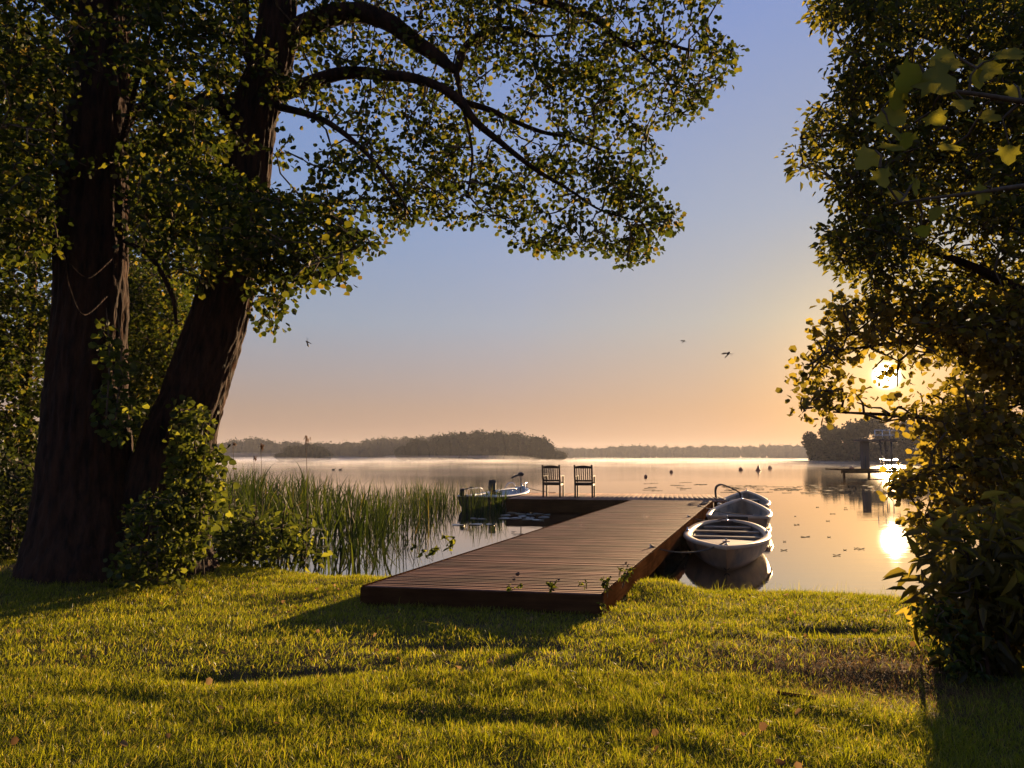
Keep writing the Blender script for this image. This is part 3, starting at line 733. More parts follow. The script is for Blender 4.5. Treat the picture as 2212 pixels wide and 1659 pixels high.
for x_, y_ in ((2087, 2039), (2077, 2045), (2141, 2038), (2118, 2048), (2060, 2035), (2030, 2041), (1985, 2042), (1930, 2066), (1872, 2066), (1805, 2068), (2055, 2030), (2090, 2026), (2120, 2024), (2048, 2024), (2016, 2020), (2150, 2027), (1900, 2044), (1868, 2042), (1990, 2030)):
    pad(x_/1.8228, y_/1.8228, random.uniform(.8, 1.35), 'flat round lily pad floating in the pool between the reeds and the dock', G1)
fl0 = padmesh(.12).build('floating_leaf', M['floatleaf']); p = at(1740, 1160); fl0.location = (p[0], p[1], .005); fl0.scale = (.8, .25, 1)
tag(fl0, 'thin floating leaf on the sunlit water near the bank, the longest one', 'leaf')
G2 = 'floating leaves on the open water right of the boats'
for k in range(134):
    if k < 120: px = random.uniform(1560, 1890); py = random.choice((1050, 1053, 1055, 1058, 1060, 1063, 1066))+random.uniform(-1.5, 1.5)
    else: px = random.uniform(1665, 1880); py = random.uniform(1090, 1215)
    if k > 100 and k < 120: px = random.uniform(1395, 1520); py = random.uniform(1042, 1062)
    pad(px, py, random.uniform(.4, 1.2)*(1 if k < 120 else .22), 'thin floating leaf on the sunlit water beyond the boats' if k < 120 else 'small floating leaf on the sunlit water near the bank', G2, fl0)
for x_, y_, lb in ((1720, 1162, 'nearest the bank'),):
    pass
# ------------------------------------------------------------------ foliage builders
def unit(v): return v/(np.linalg.norm(v, axis=1)[:, None]+1e-9)
def leaves(name, pos, size, mat, parent=None, aspect=.42, fold=.16, droop=.25, flat=.5, axis=None, shape='round', **k):
    """many single leaves, each a folded blade of two quads (6 vertices) or a four-quad pointed blade"""
    n = len(pos); size = np.broadcast_to(size, (n,)).astype(float)
    a = rng.normal(size=(n, 3)) if axis is None else axis+rng.normal(size=(n, 3))*.45
    a[:, 2] -= droop; a = unit(a)
    nn = rng.normal(size=(n, 3)); nn[:, 2] += flat*2; nn -= a*np.sum(a*nn, 1)[:, None]; nn = unit(nn); b = np.cross(a, nn)
    if shape == 'round': T = [(0, 0, 0), (.22, aspect*.8, fold*.5), (.72, aspect, fold), (1, 0, 0), (.72, -aspect, fold), (.22, -aspect*.8, fold*.5)]
    else: T = [(0, 0, 0), (.28, aspect, fold), (.62, aspect*.75, fold*.6), (1, 0, -.12), (.62, -aspect*.75, fold*.6), (.28, -aspect, fold)]
    V = np.stack([pos+(a*t[0]+b*t[1]+nn*t[2])*size[:, None] for t in T], 1).reshape(-1, 3)
    q = np.arange(n)[:, None]*6
    Fq = np.concatenate([q+np.array([[0, 1, 2, 3]]), q+np.array([[0, 3, 4, 5]])])
    r = rng.random(n)
    return link(name, npmesh(name, V, Fq, np.repeat(r, 6)), mat, parent, **k)
MAPLE = np.array([(0, 0), (.12, .30), (-.02, .52), (.28, .44), (.42, .62), (.50, .34), (.78, .30), (1.0, 0), (.78, -.30), (.50, -.34), (.42, -.62), (.28, -.44), (-.02, -.52), (.12, -.30)])
def lobed(name, pos, size, mat, parent=None, facing=None):
    V = []; Fq = []; rn = []
    for i, p in enumerate(pos):
        a = np.array([rng.normal()*.5, rng.normal()*.4, -.9+rng.normal()*.3]); a /= np.linalg.norm(a)
        nn = np.array([0, -1.0, .35])+rng.normal(size=3)*.45; nn -= a*a.dot(nn); nn /= np.linalg.norm(nn); b = np.cross(a, nn)
        base = len(V); s = size[i]
        V.append(p+a*s*.45+nn*s*.03)
        for x, y in MAPLE: V.append(p+(a*x+b*y+nn*(-.12*y*y+.05*math.sin(x*9)))*s)
        m_ = len(MAPLE)
        Fq += [(base, base+1+k, base+1+(k+1) % m_) for k in range(m_)]; rn += [rng.random()]*(m_+1)
    return link(name, npmesh(name, np.array(V), np.array(Fq), rn), mat, parent)
def segs(name, S, mat, parent=None, n=4, **k):
    """S: list of (p0,p1,r0,r1) -> one mesh of thin prisms"""
    p0 = np.array([s[0] for s in S]); p1 = np.array([s[1] for s in S]); r0 = np.array([s[2] for s in S]); r1 = np.array([s[3] for s in S])
    t = unit(p1-p0); up = np.where(np.abs(t[:, 2:3]) < .9, np.array([[0, 0, 1.0]]), np.array([[1.0, 0, 0]]))
    u = unit(np.cross(t, up)); w_ = np.cross(t, u); V = []
    for p, r in ((p0, r0), (p1, r1)):
        for q in range(n):
            a = 2*math.pi*q/n; V.append(p+(u*math.cos(a)+w_*math.sin(a))*r[:, None])
    V = np.stack(V, 1).reshape(-1, 3); b = np.arange(len(S))[:, None]*2*n
    Fq = np.concatenate([b+np.array([[q, (q+1) % n, n+(q+1) % n, n+q]]) for q in range(n)])
    return link(name, npmesh(name, V, Fq), mat, parent, **k)
def inpoly(px, py, poly):
    x = np.array([p[0] for p in poly], float); y = np.array([p[1] for p in poly], float); j = np.roll(np.arange(len(poly)), 1)
    c = np.zeros(len(px), bool)
    for i in range(len(poly)):
        a = (y[i] > py) != (y[j[i]] > py)
        with np.errstate(divide='ignore', invalid='ignore'):
            c ^= a & (px < (x[j[i]]-x[i])*(py-y[i])/(y[j[i]]-y[i])+x[i])
    return c
def crownpts(poly, n, d0, d1, gap=.4, gs=1.6, seed=0, dfun=None):
    """spray centres filling the part of a crown seen inside the outline, at real depth between d0 and d1, clumped by 3-D noise"""
    g = np.random.default_rng(100+seed)
    xs = [p[0] for p in poly]; ys = [p[1] for p in poly]; out = []; tot = 0
    for _ in range(60):
        m = n*3
        px = g.uniform(min(xs), max(xs), m); py = g.uniform(min(ys), max(ys), m); ok = inpoly(px, py, poly)
        px, py = px[ok], py[ok]; d = g.uniform(d0, d1, len(px))
        if dfun is not None: d = d+dfun(px, py)
        W_ = Pv(px, py, d)
        f = fbm(W_[:, 0]*gs+seed*3.1, W_[:, 1]*gs, (W_[:, 2]+.35*W_[:, 0])*gs*1.6, 3)
        keep = f > gap
        out.append(W_[keep]); tot += keep.sum()
        if tot >= n: break
    return np.concatenate(out)[:n]
def spray_leaves(cent, per, rad, flat=.6, seed=0):
    g = np.random.default_rng(500+seed)
    k = len(cent); c = np.repeat(cent, per, 0); v = g.normal(size=(k*per, 3)); v = unit(v)*g.random((k*per, 1))**.5*rad; v[:, 2] *= flat
    return c+v, v
def twigs_to(cent, nodes, r=.006, maxlen=1.6, seed=0):
    """join every spray to the limb skeleton through earlier sprays, like branching twigs"""
    g = np.random.default_rng(seed)
    pts = [np.array(p) for p in nodes]; cent = np.array(cent)
    base = np.array(nodes)
    dist = np.array([np.min(np.linalg.norm(base-c, axis=1)) for c in cent]); order = np.argsort(dist)
    allp = np.zeros((len(base)+len(cent)*2, 3)); allp[:len(base)] = base; m = len(base); S = []
    root = np.concatenate([np.zeros(len(base)), np.zeros(len(cent)*2)])
    for i in order:
        c = cent[i]; dd = np.linalg.norm(allp[:m]-c, axis=1)+root[:m]*.35
        j = int(np.argmin(dd)); p = allp[j]; L_ = np.linalg.norm(p-c)
        if L_ > maxlen: 
            continue
        mid = (p+c)/2+g.normal(size=3)*L_*.10+np.array([0, 0, L_*.08])
        rr = r*max(.35, 1.5-root[j]*.35)*(1 if L_ < .5 else 1.3)
        S += [(p, mid, rr*1.15, rr*.9), (mid, c, rr*.9, rr*.55)]
        allp[m] = mid; root[m] = root[j]+L_*.5; allp[m+1] = c; root[m+1] = root[j]+L_; m += 2
    return S
def limb(pts, n=7):
    """pts: (px,py,d,r_px) -> smooth centreline in metres with radii"""
    W_ = np.array([list(P(p[0], p[1], p[2]))+[p[3]*p[2]/F] for p in pts]); return spline(W_, n)
def bole(name, cl, parent, sides=110, rough=.10, flare=None, step=.03, vert=True, **k):
    """trunk with furrowed bark modelled in the mesh"""
    seg = np.linalg.norm(np.diff(cl[:, :3], axis=0), axis=1); s = np.concatenate([[0], np.cumsum(seg)])
    ss = np.arange(0, s[-1], step); c = np.stack([np.interp(ss, s, cl[:, i]) for i in range(4)], 1)
    T = np.gradient(c[:, :3], axis=0); T = unit(T)
    u = np.array([1.0, 0, 0]); a = np.arange(sides)*2*math.pi/sides; V = []
    for i in range(len(c)):
        u = u-T[i]*u.dot(T[i]); u /= np.linalg.norm(u); w_ = np.cross(T[i], u)
        r0 = c[i, 3]; th = a+.25*math.sin(ss[i]*.9)
        kf = max(4, r0*26)
        x = np.cos(th)*kf; y = np.sin(th)*kf
        rid = 1-np.abs(2*vnoise(x*.9, y*.9, ss[i]*1.6)-1)*1.0
        fine = vnoise(x*2.2, y*2.2, ss[i]*7)
        lob = vnoise(np.cos(th)*1.2, np.sin(th)*1.2, ss[i]*.5)-.5
        r = r0*(1+.16*lob)+min(.05, r0*.22)*(rid-.6)*rough*10+min(.03, r0*.14)*(fine-.5)
        V.append(c[i, :3]+r[:, None]*(np.cos(a)[:, None]*u+np.sin(a)[:, None]*w_))
    V = np.concatenate(V); n = len(c); i_, k_ = np.meshgrid(np.arange(n-1), np.arange(sides), indexing='ij'); i_ = i_.ravel(); k_ = k_.ravel()
    Fq = np.stack([i_*sides+k_, i_*sides+(k_+1) % sides, (i_+1)*sides+(k_+1) % sides, (i_+1)*sides+k_], 1)
    return link(name, npmesh(name, V, Fq), M['bark'], parent, smooth=True, **k)
def nodes_of(cl, every=3): return [c[:3] for c in cl[::every]]

# ------------------------------------------------------------------ the leaning alder with the long overhanging limbs
lean = empty('alder_tree', tuple(P(345, 1245, 9.3)*[1, 1, 0]+[0, 0, .2]), label='leaning dark alder whose long limbs overhang the lake across the top', cat='tree')
INV = lambda o: Matrix.Translation(-Vector(o.location))
def adopt(root):
    for c_ in root.children: c_.matrix_parent_inverse = INV(root)
cl = limb([(325, 1330, 9.3, 160), (332, 1240, 9.3, 125), (345, 1120, 9.25, 96), (378, 980, 9.2, 78), (420, 850, 9.15, 66), (466, 700, 9.1, 60), (502, 560, 9.05, 54), (528, 400, 9.0, 51), (548, 250, 9.0, 50), (590, 120, 9.0, 42), (603, 0, 9.0, 38), (620, -200, 9.1, 33), (640, -480, 9.3, 26), (650, -800, 9.4, 16)], 8)
bole('trunk', cl, lean); NODE = nodes_of(cl, 6)
LIMBS = [
 [(618, 90, 9.0, 26), (660, 55, 8.95, 24), (720, 32, 8.9, 23), (780, 28, 8.9, 21), (840, 48, 8.8, 20), (899, 92, 8.8, 18), (944, 122, 8.8, 15), (985, 150, 8.8, 11), (1000, 110, 8.9, 9), (1037, 75, 9.0, 8), (1100, 62, 9.2, 6), (1160, 80, 9.3, 4)],
 [(605, 205, 8.95, 16), (671, 178, 8.8, 15), (747, 157, 8.7, 14), (836, 163, 8.6, 12), (890, 168, 8.6, 11), (948, 187, 8.6, 10), (993, 218, 8.6, 11), (1028, 263, 8.6, 8), (1082, 308, 8.7, 6.5), (1127, 344, 8.7, 5.5), (1167, 373, 8.8, 4.5), (1230, 410, 8.9, 3.2), (1300, 455, 9.0, 2.2), (1390, 480, 9.1, 1.5)],
 [(993, 218, 8.6, 8), (1060, 238, 8.8, 6.5), (1104, 259, 8.9, 5.5), (1171, 285, 9.0, 4.5), (1238, 299, 9.1, 3.5), (1320, 330, 9.2, 2.2), (1385, 325, 9.2, 1.5)],
 [(610, -160, 9.1, 24), (800, -110, 9.3, 20), (1000, -60, 9.4, 15), (1153, -4, 9.5, 11), (1238, 22, 9.5, 9), (1292, 45, 9.5, 8), (1319, 71, 9.5, 7), (1354, 96, 9.5, 6), (1417, 90, 9.6, 5), (1484, 107, 9.7, 3.5), (1551, 116, 9.8, 2)],
 [(1354, 96, 9.5, 4), (1400, 130, 9.5, 3), (1440, 170, 9.5, 2), (1460, 220, 9.5, 1.3)],
 [(545, 330, 9.0, 22), (490, 235, 8.9, 20), (450, 216, 8.8, 17), (400, 235, 8.6, 12), (340, 225, 8.4, 8), (280, 240, 8.2, 5)],
 [(575, 165, 9.0, 20), (530, 90, 8.9, 19), (520, 20, 8.8, 17), (530, -100, 8.7, 15), (540, -300, 8.6, 10)],
 [(555, 420, 8.8, 7), (640, 440, 8.2, 6), (720, 470, 7.6, 4), (790, 515, 7.2, 2)],
 [(600, 230, 8.9, 9), (700, 260, 8.4, 7), (790, 330, 8.1, 5), (860, 420, 8.0, 3), (890, 470, 8, 2)],
 [(530, 520, 8.8, 6), (560, 560, 8.3, 4), (600, 590, 7.9, 3), (640, 600, 7.7, 2)],
 [(985, 150, 8.8, 7), (1000, 230, 8.7, 4), (1020, 330, 8.6, 3), (1010, 420, 8.6, 2)],
]
for L_ in LIMBS:
    c_ = limb(L_, 8); big = L_[0][3] > 9
    if big: bole('branch', c_, lean, sides=24, rough=.06, step=.05)
    else: MB().tube(c_[:, :3], c_[:, 3], 10).build('branch', M['bark'], lean, True)
    NODE += nodes_of(c_, 3)
P1 = [(560, -40), (1560, -40), (1500, 30), (1540, 80), (1592, 112), (1556, 160), (1506, 232), (1460, 250), (1426, 250), (1405, 200), (1328, 205), (1300, 165), (1250, 150), (1261, 178), (1330, 225), (1360, 250), (1408, 317), (1378, 393), (1455, 478), (1394, 550), (1345, 568), (1305, 527), (1220, 531), (1149, 536), (1095, 478), (1127, 428), (1090, 400), (1073, 465), (966, 475), (970, 402), (945, 348), (950, 446), (917, 470), (881, 402), (881, 482), (859, 488), (800, 440), (740, 480), (806, 532), (700, 520), (740, 595), (650, 608), (600, 648), (592, 698), (555, 690), (520, 560), (470, 440), (430, 250), (480, 60)]
dl = lambda px, py: np.where(px < 820, -1.3*np.clip((py-150)/400, 0, 1), .3)
s1 = crownpts(P1, 1450, 8.2, 10.2, gap=.50, gs=2.3, seed=1, dfun=dl)
off = crownpts([(300, -900), (1700, -700), (1750, -45), (250, -45)], 700, 7.5, 11.5, gap=.46, gs=1.2, seed=2)
def proj(W_):
    q = W_-np.array([0, 0, EYE]); f_ = q[:, 1]*cp+q[:, 2]*sp; v_ = -q[:, 1]*sp+q[:, 2]*cp
    return np.stack([CX+F*q[:, 0]/f_, CY-F*v_/f_], 1)
BOLE2 = [(395, 1000), (480, 740), (465, 560), (470, 250), (550, -50), (650, -50), (640, 120), (600, 250), (588, 400), (560, 600), (530, 760), (470, 990)]
BOLE1 = [(90, 1000), (118, 600), (118, 420), (140, 200), (170, -50), (280, -50), (285, 200), (272, 420), (268, 600), (262, 900)]
def clear_boles(W_, keep, g=np.random.default_rng(77)):
    q = proj(W_); inb = inpoly(q[:, 0], q[:, 1], BOLE2) | inpoly(q[:, 0], q[:, 1], BOLE1)
    band = (fbm(q[:, 0]/60, q[:, 1]/60, 3) > .62)
    return W_[~inb | (W_[:, 1] > 9.5) | ((g.random(len(W_)) < keep) | band) & (q[:, 1] > 40) & ~((q[:, 1] > 170) & (q[:, 1] < 330) & (q[:, 0] < 300))]
s1 = clear_boles(s1, .04)
P3 = [(430, 430), (520, 390), (640, 410), (730, 450), (806, 530), (740, 545), (742, 596), (660, 585), (650, 608), (600, 625), (600, 695), (555, 690), (540, 600), (440, 560)]
s3 = crownpts(P3, 170, 6.6, 8.0, gap=.52, gs=3, seed=4)
# outline and hanging tips
tips = []
for i in range(1, 44):
    a_, b_ = np.array(P1[i], float), np.array(P1[(i+1) % len(P1)], float); L_ = np.linalg.norm(b_-a_)
    for t in np.arange(0, 1, 16/max(L_, 16)): 
        q_ = a_+(b_-a_)*t+rng.normal(size=2)*7
        tips.append(P(q_[0], q_[1], 9.0+rng.normal()*.35+(float(dl(np.array(q_[0]), np.array(q_[1])))-.0)*.8))
s1 = np.concatenate([s1, np.array(tips), s3]); sA = np.concatenate([s1, off])
segs('twigs', twigs_to(sA, NODE, .0075, 2.0, 1), M['twig'], lean)
lp, lv = spray_leaves(s1, 13, .17, .8, 1)
leaves('crown', lp, rng.uniform(.042, .08, len(lp)), M['leaf'], lean, aspect=.44, droop=.3, flat=.25, axis=unit(lv)*.8)
lp, lv = spray_leaves(off, 16, .34, .7, 2)
leaves('upper_crown', lp, rng.uniform(.07, .12, len(lp)), M['leaf'], lean, aspect=.44, droop=.3, flat=.25)
adopt(lean)

# ------------------------------------------------------------------ the upright alder on the left
upr = empty('alder_tree', tuple(P(185, 1245, 9.0)*[1, 1, 0]+[0, 0, .2]), label='thick upright dark alder trunk at the left edge with a broad flared base', cat='tree')
cl = limb([(190, 1400, 9.0, 185), (190, 1290, 9.0, 150), (190, 1200, 9.0, 124), (188, 1080, 9.0, 101), (186, 950, 8.95, 88), (188, 800, 8.9, 78), (194, 650, 8.9, 72), (196, 500, 8.9, 72), (204, 350, 8.9, 68), (215, 180, 8.9, 60), (222, 0, 8.9, 56), (235, -200, 8.9, 50), (250, -500, 8.9, 38), (260, -900, 9.0, 20)], 8)
bole('trunk', cl, upr, sides=130); NODE = nodes_of(cl, 6)
for L_ in [
 [(160, 430, 8.7, 9), (110, 360, 8.2, 7), (60, 320, 7.8, 5), (0, 290, 7.4, 3)],
 [(265, 300, 8.7, 7), (290, 200, 8.3, 6), (310, 130, 8.1, 4), (330, 50, 8, 3)],
 [(265, 300, 8.7, 6), (330, 180, 8.4, 4.5), (400, 130, 8.2, 3)],
 [(150, 400, 8.6, 8), (125, 300, 8.1, 6), (118, 200, 7.9, 5), (160, 100, 7.8, 3)],
 [(270, 520, 8.6, 6), (330, 560, 8.4, 5), (372, 640, 8.3, 5), (380, 700, 8.3, 3)],
 [(240, 560, 8.35, 2.2), (190, 600, 8.1, 1.8), (150, 570, 8.0, 1.2)],
 [(230, 640, 8.3, 2.2), (180, 680, 8.0, 1.8), (150, 620, 7.9, 1.2), (140, 560, 7.9, .8)],
 [(170, 20, 8.8, 12), (60, -60, 8.5, 9), (-80, -100, 8.2, 6)],
 [(270, 60, 8.8, 12), (380, -40, 8.5, 9), (460, -140, 8.2, 6)],
]:
    c_ = limb(L_, 8); MB().tube(c_[:, :3], c_[:, 3], 8).build('branch', M['bark'], upr, True); NODE += nodes_of(c_, 3)
P2 = [(-60, -40), (600, -40), (590, 120), (520, 240), (560, 330), (575, 480), (520, 590), (470, 560), (440, 640), (400, 560), (300, 540), (262, 470), (262, 410), (130, 420), (120, 520), (60, 560), (-60, 560)]
s2 = crownpts(P2, 1200, 7.0, 8.6, gap=.475, gs=2.1, seed=5)
s2b = crownpts(P2, 800, 9.3, 10.8, gap=.47, gs=2.0, seed=6)
s2 = clear_boles(s2, .10)
off = crownpts([(-500, -900), (500, -900), (420, -45), (-60, -45), (-60, 500), (-500, 500)], 500, 7.0, 10.5, gap=.45, gs=1.2, seed=7)
sA = np.concatenate([s2, s2b, off])
segs('twigs', twigs_to(sA, NODE, .0075, 1.8, 2), M['twig'], upr)
lp, lv = spray_leaves(np.concatenate([s2, s2b]), 11, .18, .75, 3)
leaves('crown', lp, rng.uniform(.045, .08, len(lp)), M['leaf'], upr, aspect=.44, droop=.3, flat=.25, axis=unit(lv)*.8)
lp, lv = spray_leaves(off, 16, .34, .7, 4)
leaves('upper_crown', lp, rng.uniform(.07, .12, len(lp)), M['leaf'], upr, aspect=.44)
adopt(upr)

# ------------------------------------------------------------------ trees and thicket behind the boles
def bushy(name, base, trunkpts, poly, n, d0, d1, per, rad, ls, label, cat, mat='leaf', seed=0, gap=.44, gs=1.5, group=None, shape='round', tr=.05, r=.008, aspect=.42, maxlen=3, bark='bark', extra=None, flat=.75):
    r_ = empty(name, tuple(base), label=label, cat=cat, group=group); nodes = []
    for tp in trunkpts:
        c_ = limb(tp, 7); MB().tube(c_[:, :3], c_[:, 3], 10).build('trunk' if 'tree' in name else 'stem', M[bark], r_, True); nodes += nodes_of(c_, 2)
    s_ = crownpts(poly, n, d0, d1, gap, gs, seed)
    if extra is not None: s_ = np.concatenate([s_, extra])
    S = twigs_to(s_, nodes, r, maxlen, seed)
    if S: segs('twigs', S, M['twig'], r_, kind='stuff')
    lp, lv = spray_leaves(s_, per, rad, flat, seed)
    leaves('crown' if 'tree' in name else 'foliage', lp, rng.uniform(ls*.65, ls*1.2, len(lp)), M[mat], r_, aspect=aspect, axis=unit(lv)*.7, shape=shape)
    adopt(r_); return r_
def gpt(px, d, dz=0.0):
    p = P(px, 1100, d); return np.array([p[0], p[1], float(gz(p[0], p[1]))+dz])
bushy('shore_tree', gpt(60, 15), [[(60, 1110, 15, 14), (55, 850, 15, 12), (70, 600, 15, 9), (60, 300, 15, 5)]],
      [(-120, 60), (120, 60), (135, 300), (135, 600), (120, 760), (110, 1050), (60, 1120), (-120, 1120)], 1900, 13.5, 16.5, 13, .34, .10, 'bushy shore tree at the far left behind the upright alder', 'tree', seed=11, gap=.40)
bushy('shore_tree', gpt(330, 14.5), [[(345, 1090, 14.5, 8), (350, 850, 14.5, 7), (375, 650, 14.5, 5), (350, 560, 14.5, 3)]],
      [(240, 540), (330, 590), (400, 620), (410, 690), (398, 760), (400, 850), (380, 1000), (330, 1060), (240, 1060)], 900, 13.6, 15.6, 13, .30, .085, 'young sunlit shore tree seen between the two alder trunks', 'tree', seed=12, gap=.36)
bushy('shore_tree', gpt(300, 22), [[(300, 1050, 22, 8), (310, 700, 22, 6), (330, 400, 22, 3)]],
      [(230, 250), (420, 250), (440, 560), (425, 640), (410, 800), (330, 1040), (230, 1040)], 1200, 20, 24, 10, .45, .15, 'farther shore tree filling the gap between the trunks behind the young one', 'tree', seed=13, gap=.42)
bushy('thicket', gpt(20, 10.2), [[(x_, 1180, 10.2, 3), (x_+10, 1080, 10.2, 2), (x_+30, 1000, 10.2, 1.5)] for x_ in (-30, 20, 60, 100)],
      [(-150, 900), (-40, 930), (60, 1000), (110, 1060), (130, 1270), (-150, 1280)], 520, 9.6, 11, 12, .2, .07, 'bushes coloured dark for deep shade at the left edge beside the flared alder base', 'bush', mat='leaf_shaded', seed=14, gap=.25)
def sucker(name, pxs, base_y, d, poly, n, label, seed, ls=.075, mat='leaf_shrub', gap=.36, group='leafy shoots around the alder trunks'):
    st = [[(x_, base_y, d, 2.2), (x_+random.uniform(-12, 12), (base_y+min(p[1] for p in poly))/2, d, 1.6), (x_+random.uniform(-20, 20), min(p[1] for p in poly)+25, d, .9)] for x_ in pxs]
    b = P(pxs[0], base_y, d)
    bushy(name, b, st, poly, n, d-.35, d+.35, 7, .11, ls, label, 'shrub', mat=mat, seed=seed, gap=gap, gs=4, r=.003, maxlen=.8, bark='twig', group=group)
sucker('leafy_shrub', (300, 320, 340), 1255, 7.9, [(335, 1050), (385, 1085), (350, 1120), (405, 1170), (365, 1215), (390, 1260), (250, 1262), (250, 1210), (290, 1170), (270, 1110)], 130, 'bright leafy shoots in front of the fork between the alder trunks', 21, ls=.065)
sucker('leafy_shrub', (400, 420, 440), 1240, 8.3, [(370, 920), (390, 860), (430, 900), (450, 880), (445, 960), (498, 985), (500, 1020), (470, 1060), (480, 1120), (462, 1170), (440, 1225), (350, 1240), (340, 1120), (370, 1010)], 260, 'taller leafy shrub with round leaves hugging the leaning trunk', 22)
sucker('leafy_shrub', (230, 250), 900, 8.15, [(205, 640), (262, 760), (300, 800), (300, 900), (255, 960), (200, 880), (235, 800)], 70, 'yellow-green shoots growing out of the upright trunk', 23)

# ------------------------------------------------------------------ right-hand trees
PR = [(1790, -40), (1755, 55), (1808, 56), (1830, 30), (1857, 43), (1815, 112), (1818, 169), (1838, 188), (1790, 225), (1740, 262), (1697, 314), (1703, 344), (1748, 370), (1801, 324), (1795, 380), (1815, 426), (1808, 453), (1820, 470), (1861, 458), (1880, 478), (1784, 492), (1789, 545), (1830, 580), (1850, 610), (1900, 640), (2290, 640), (2290, -40)]
bigr = bushy('lakeside_tree', P(2330, 1180, 8.0)*[1, 1, 0]+[0, 0, .1],
      [[(2330, 1420, 8, 90), (2320, 1000, 8, 70), (2300, 600, 8, 60), (2290, 200, 8, 45), (2260, -300, 8, 30)], [(2300, 600, 8, 26), (2150, 420, 8, 16), (2000, 330, 8, 9), (1850, 290, 8, 4), (1730, 300, 8, 2)],
       [(2290, 250, 8, 24), (2100, 120, 8, 12), (1950, 60, 8, 7), (1820, 40, 8, 3)], [(2300, 700, 8, 24), (2150, 600, 7.8, 12), (2000, 540, 7.6, 6), (1850, 520, 7.5, 3)]],
      PR, 2300, 6.8, 9.4, 11, .21, .085, 'large dark tree filling the upper right, its trunk outside the view', 'tree', mat='leaf_ash', seed=31, gap=.45, gs=1.7, shape='point', aspect=.27, tr=.05)
# low alder crown in front of the sun
PS = [(1860, 640), (1800, 655), (1800, 690), (1760, 715), (1722, 748), (1735, 780), (1724, 810), (1735, 850), (1724, 870), (1724, 908), (1765, 900), (1830, 870), (1880, 890), (1925, 885), (1960, 930), (1985, 985), (1990, 1020), (1940, 1030), (1884, 1045), (1915, 1060), (1922, 1078), (1960, 1060), (2020, 1040), (2080, 1060), (2060, 1090), (1968, 1120), (1990, 1140), (2010, 1180), (2100, 1130), (2290, 1130), (2290, 640)]
sp_ = crownpts(PS, 950, 6.9, 8.3, .43, 1.9, 32)
pr_ = (sp_-np.array([0, 0, EYE])); pj = np.stack([CX+F*(pr_[:, 0])/(pr_[:, 1]*cp+pr_[:, 2]*sp), CY-F*(-pr_[:, 1]*sp+pr_[:, 2]*cp)/(pr_[:, 1]*cp+pr_[:, 2]*sp)], 1)
sp_ = sp_[(np.hypot(pj[:, 0]-1915, pj[:, 1]-812) > 24) & (rng.random(len(sp_)) > .75*np.exp(-((pj[:, 0]-1900)**2+(pj[:, 1]-830)**2)/150**2))]
bushy('overhanging_alder_tree', P(2420, 1180, 9.4)*[1, 1, 0]+[0, 0, .1],
      [[(2420, 1350, 9.4, 50), (2380, 1000, 9.2, 42), (2350, 700, 9, 36), (2300, 300, 9, 20)], [(2370, 760, 9, 16), (2150, 770, 8.2, 9), (1980, 740, 7.8, 5), (1800, 760, 7.4, 2)], [(2370, 900, 9, 14), (2150, 920, 8.2, 8), (1980, 900, 7.8, 5), (1800, 890, 7.4, 2)], [(2370, 980, 9, 12), (2200, 1000, 8.2, 7), (2050, 1010, 7.6, 4), (1920, 1050, 7.2, 2)]],
      [(2000, 700), (2290, 700), (2290, 1100), (2050, 1000)], 300, 8.6, 10, 11, .2, .075, 'round-leaved alder branches hanging over the water in front of the low sun', 'tree', mat='leaf_veiled', seed=33, gap=.40, gs=1.9, extra=sp_, aspect=.44)
# broad pale leaves close to the camera
mp_ = empty('maple_tree', P(2600, 900, 3.4)*[1, 1, 0]+[0, 0, .25], label='maple bough of big yellow-green lobed leaves close by at the upper right', cat='tree')
c0 = limb([(2600, 1500, 3.4, 50), (2580, 900, 3.4, 42), (2520, 400, 3.4, 34), (2500, -200, 3.4, 22)], 8); MB().tube(c0[:, :3], c0[:, 3], 14).build('trunk', M['bark'], mp_, True)
nd = []
for L_ in ([(2540, 420, 3.4, 14), (2350, 260, 3.3, 9), (2150, 210, 3.2, 6), (1980, 190, 3.2, 3)], [(2530, 460, 3.4, 12), (2300, 400, 3.3, 7), (2080, 420, 3.2, 4), (1930, 440, 3.2, 2)]):
    c_ = limb(L_, 7); MB().tube(c_[:, :3], c_[:, 3], 8).build('branch', M['twig'], mp_, True); nd += nodes_of(c_, 2)
q_ = [(1985, 165, 75), (2035, 150, 70), (1995, 185, 85), (1945, 225, 80), (1905, 262, 75), (1920, 290, 60), (1945, 205, 60), (2060, 135, 60), (2145, 150, 60), (2165, 130, 65), (2110, 165, 50), (1925, 330, 55), (1890, 345, 60), (1960, 300, 45), (2010, 260, 50), (2060, 330, 50), (1900, 380, 50), (1980, 400, 45), (2120, 260, 50), (2180, 330, 50), (2080, 230, 45), (1940, 430, 50), (2030, 460, 45), (2190, 200, 55), (2130, 420, 50), (1990, 500, 40)]
lp = np.array([P(a, b-c*.35, 3.1+.25*random.random()) for a, b, c in q_]); S = twigs_to(lp, nd, .004, 1.5, 3)
segs('twigs', S, M['twig'], mp_); lobed('crown', lp, [c*3.2/F*.95 for a, b, c in q_], M['leaf_near'], mp_); adopt(mp_)
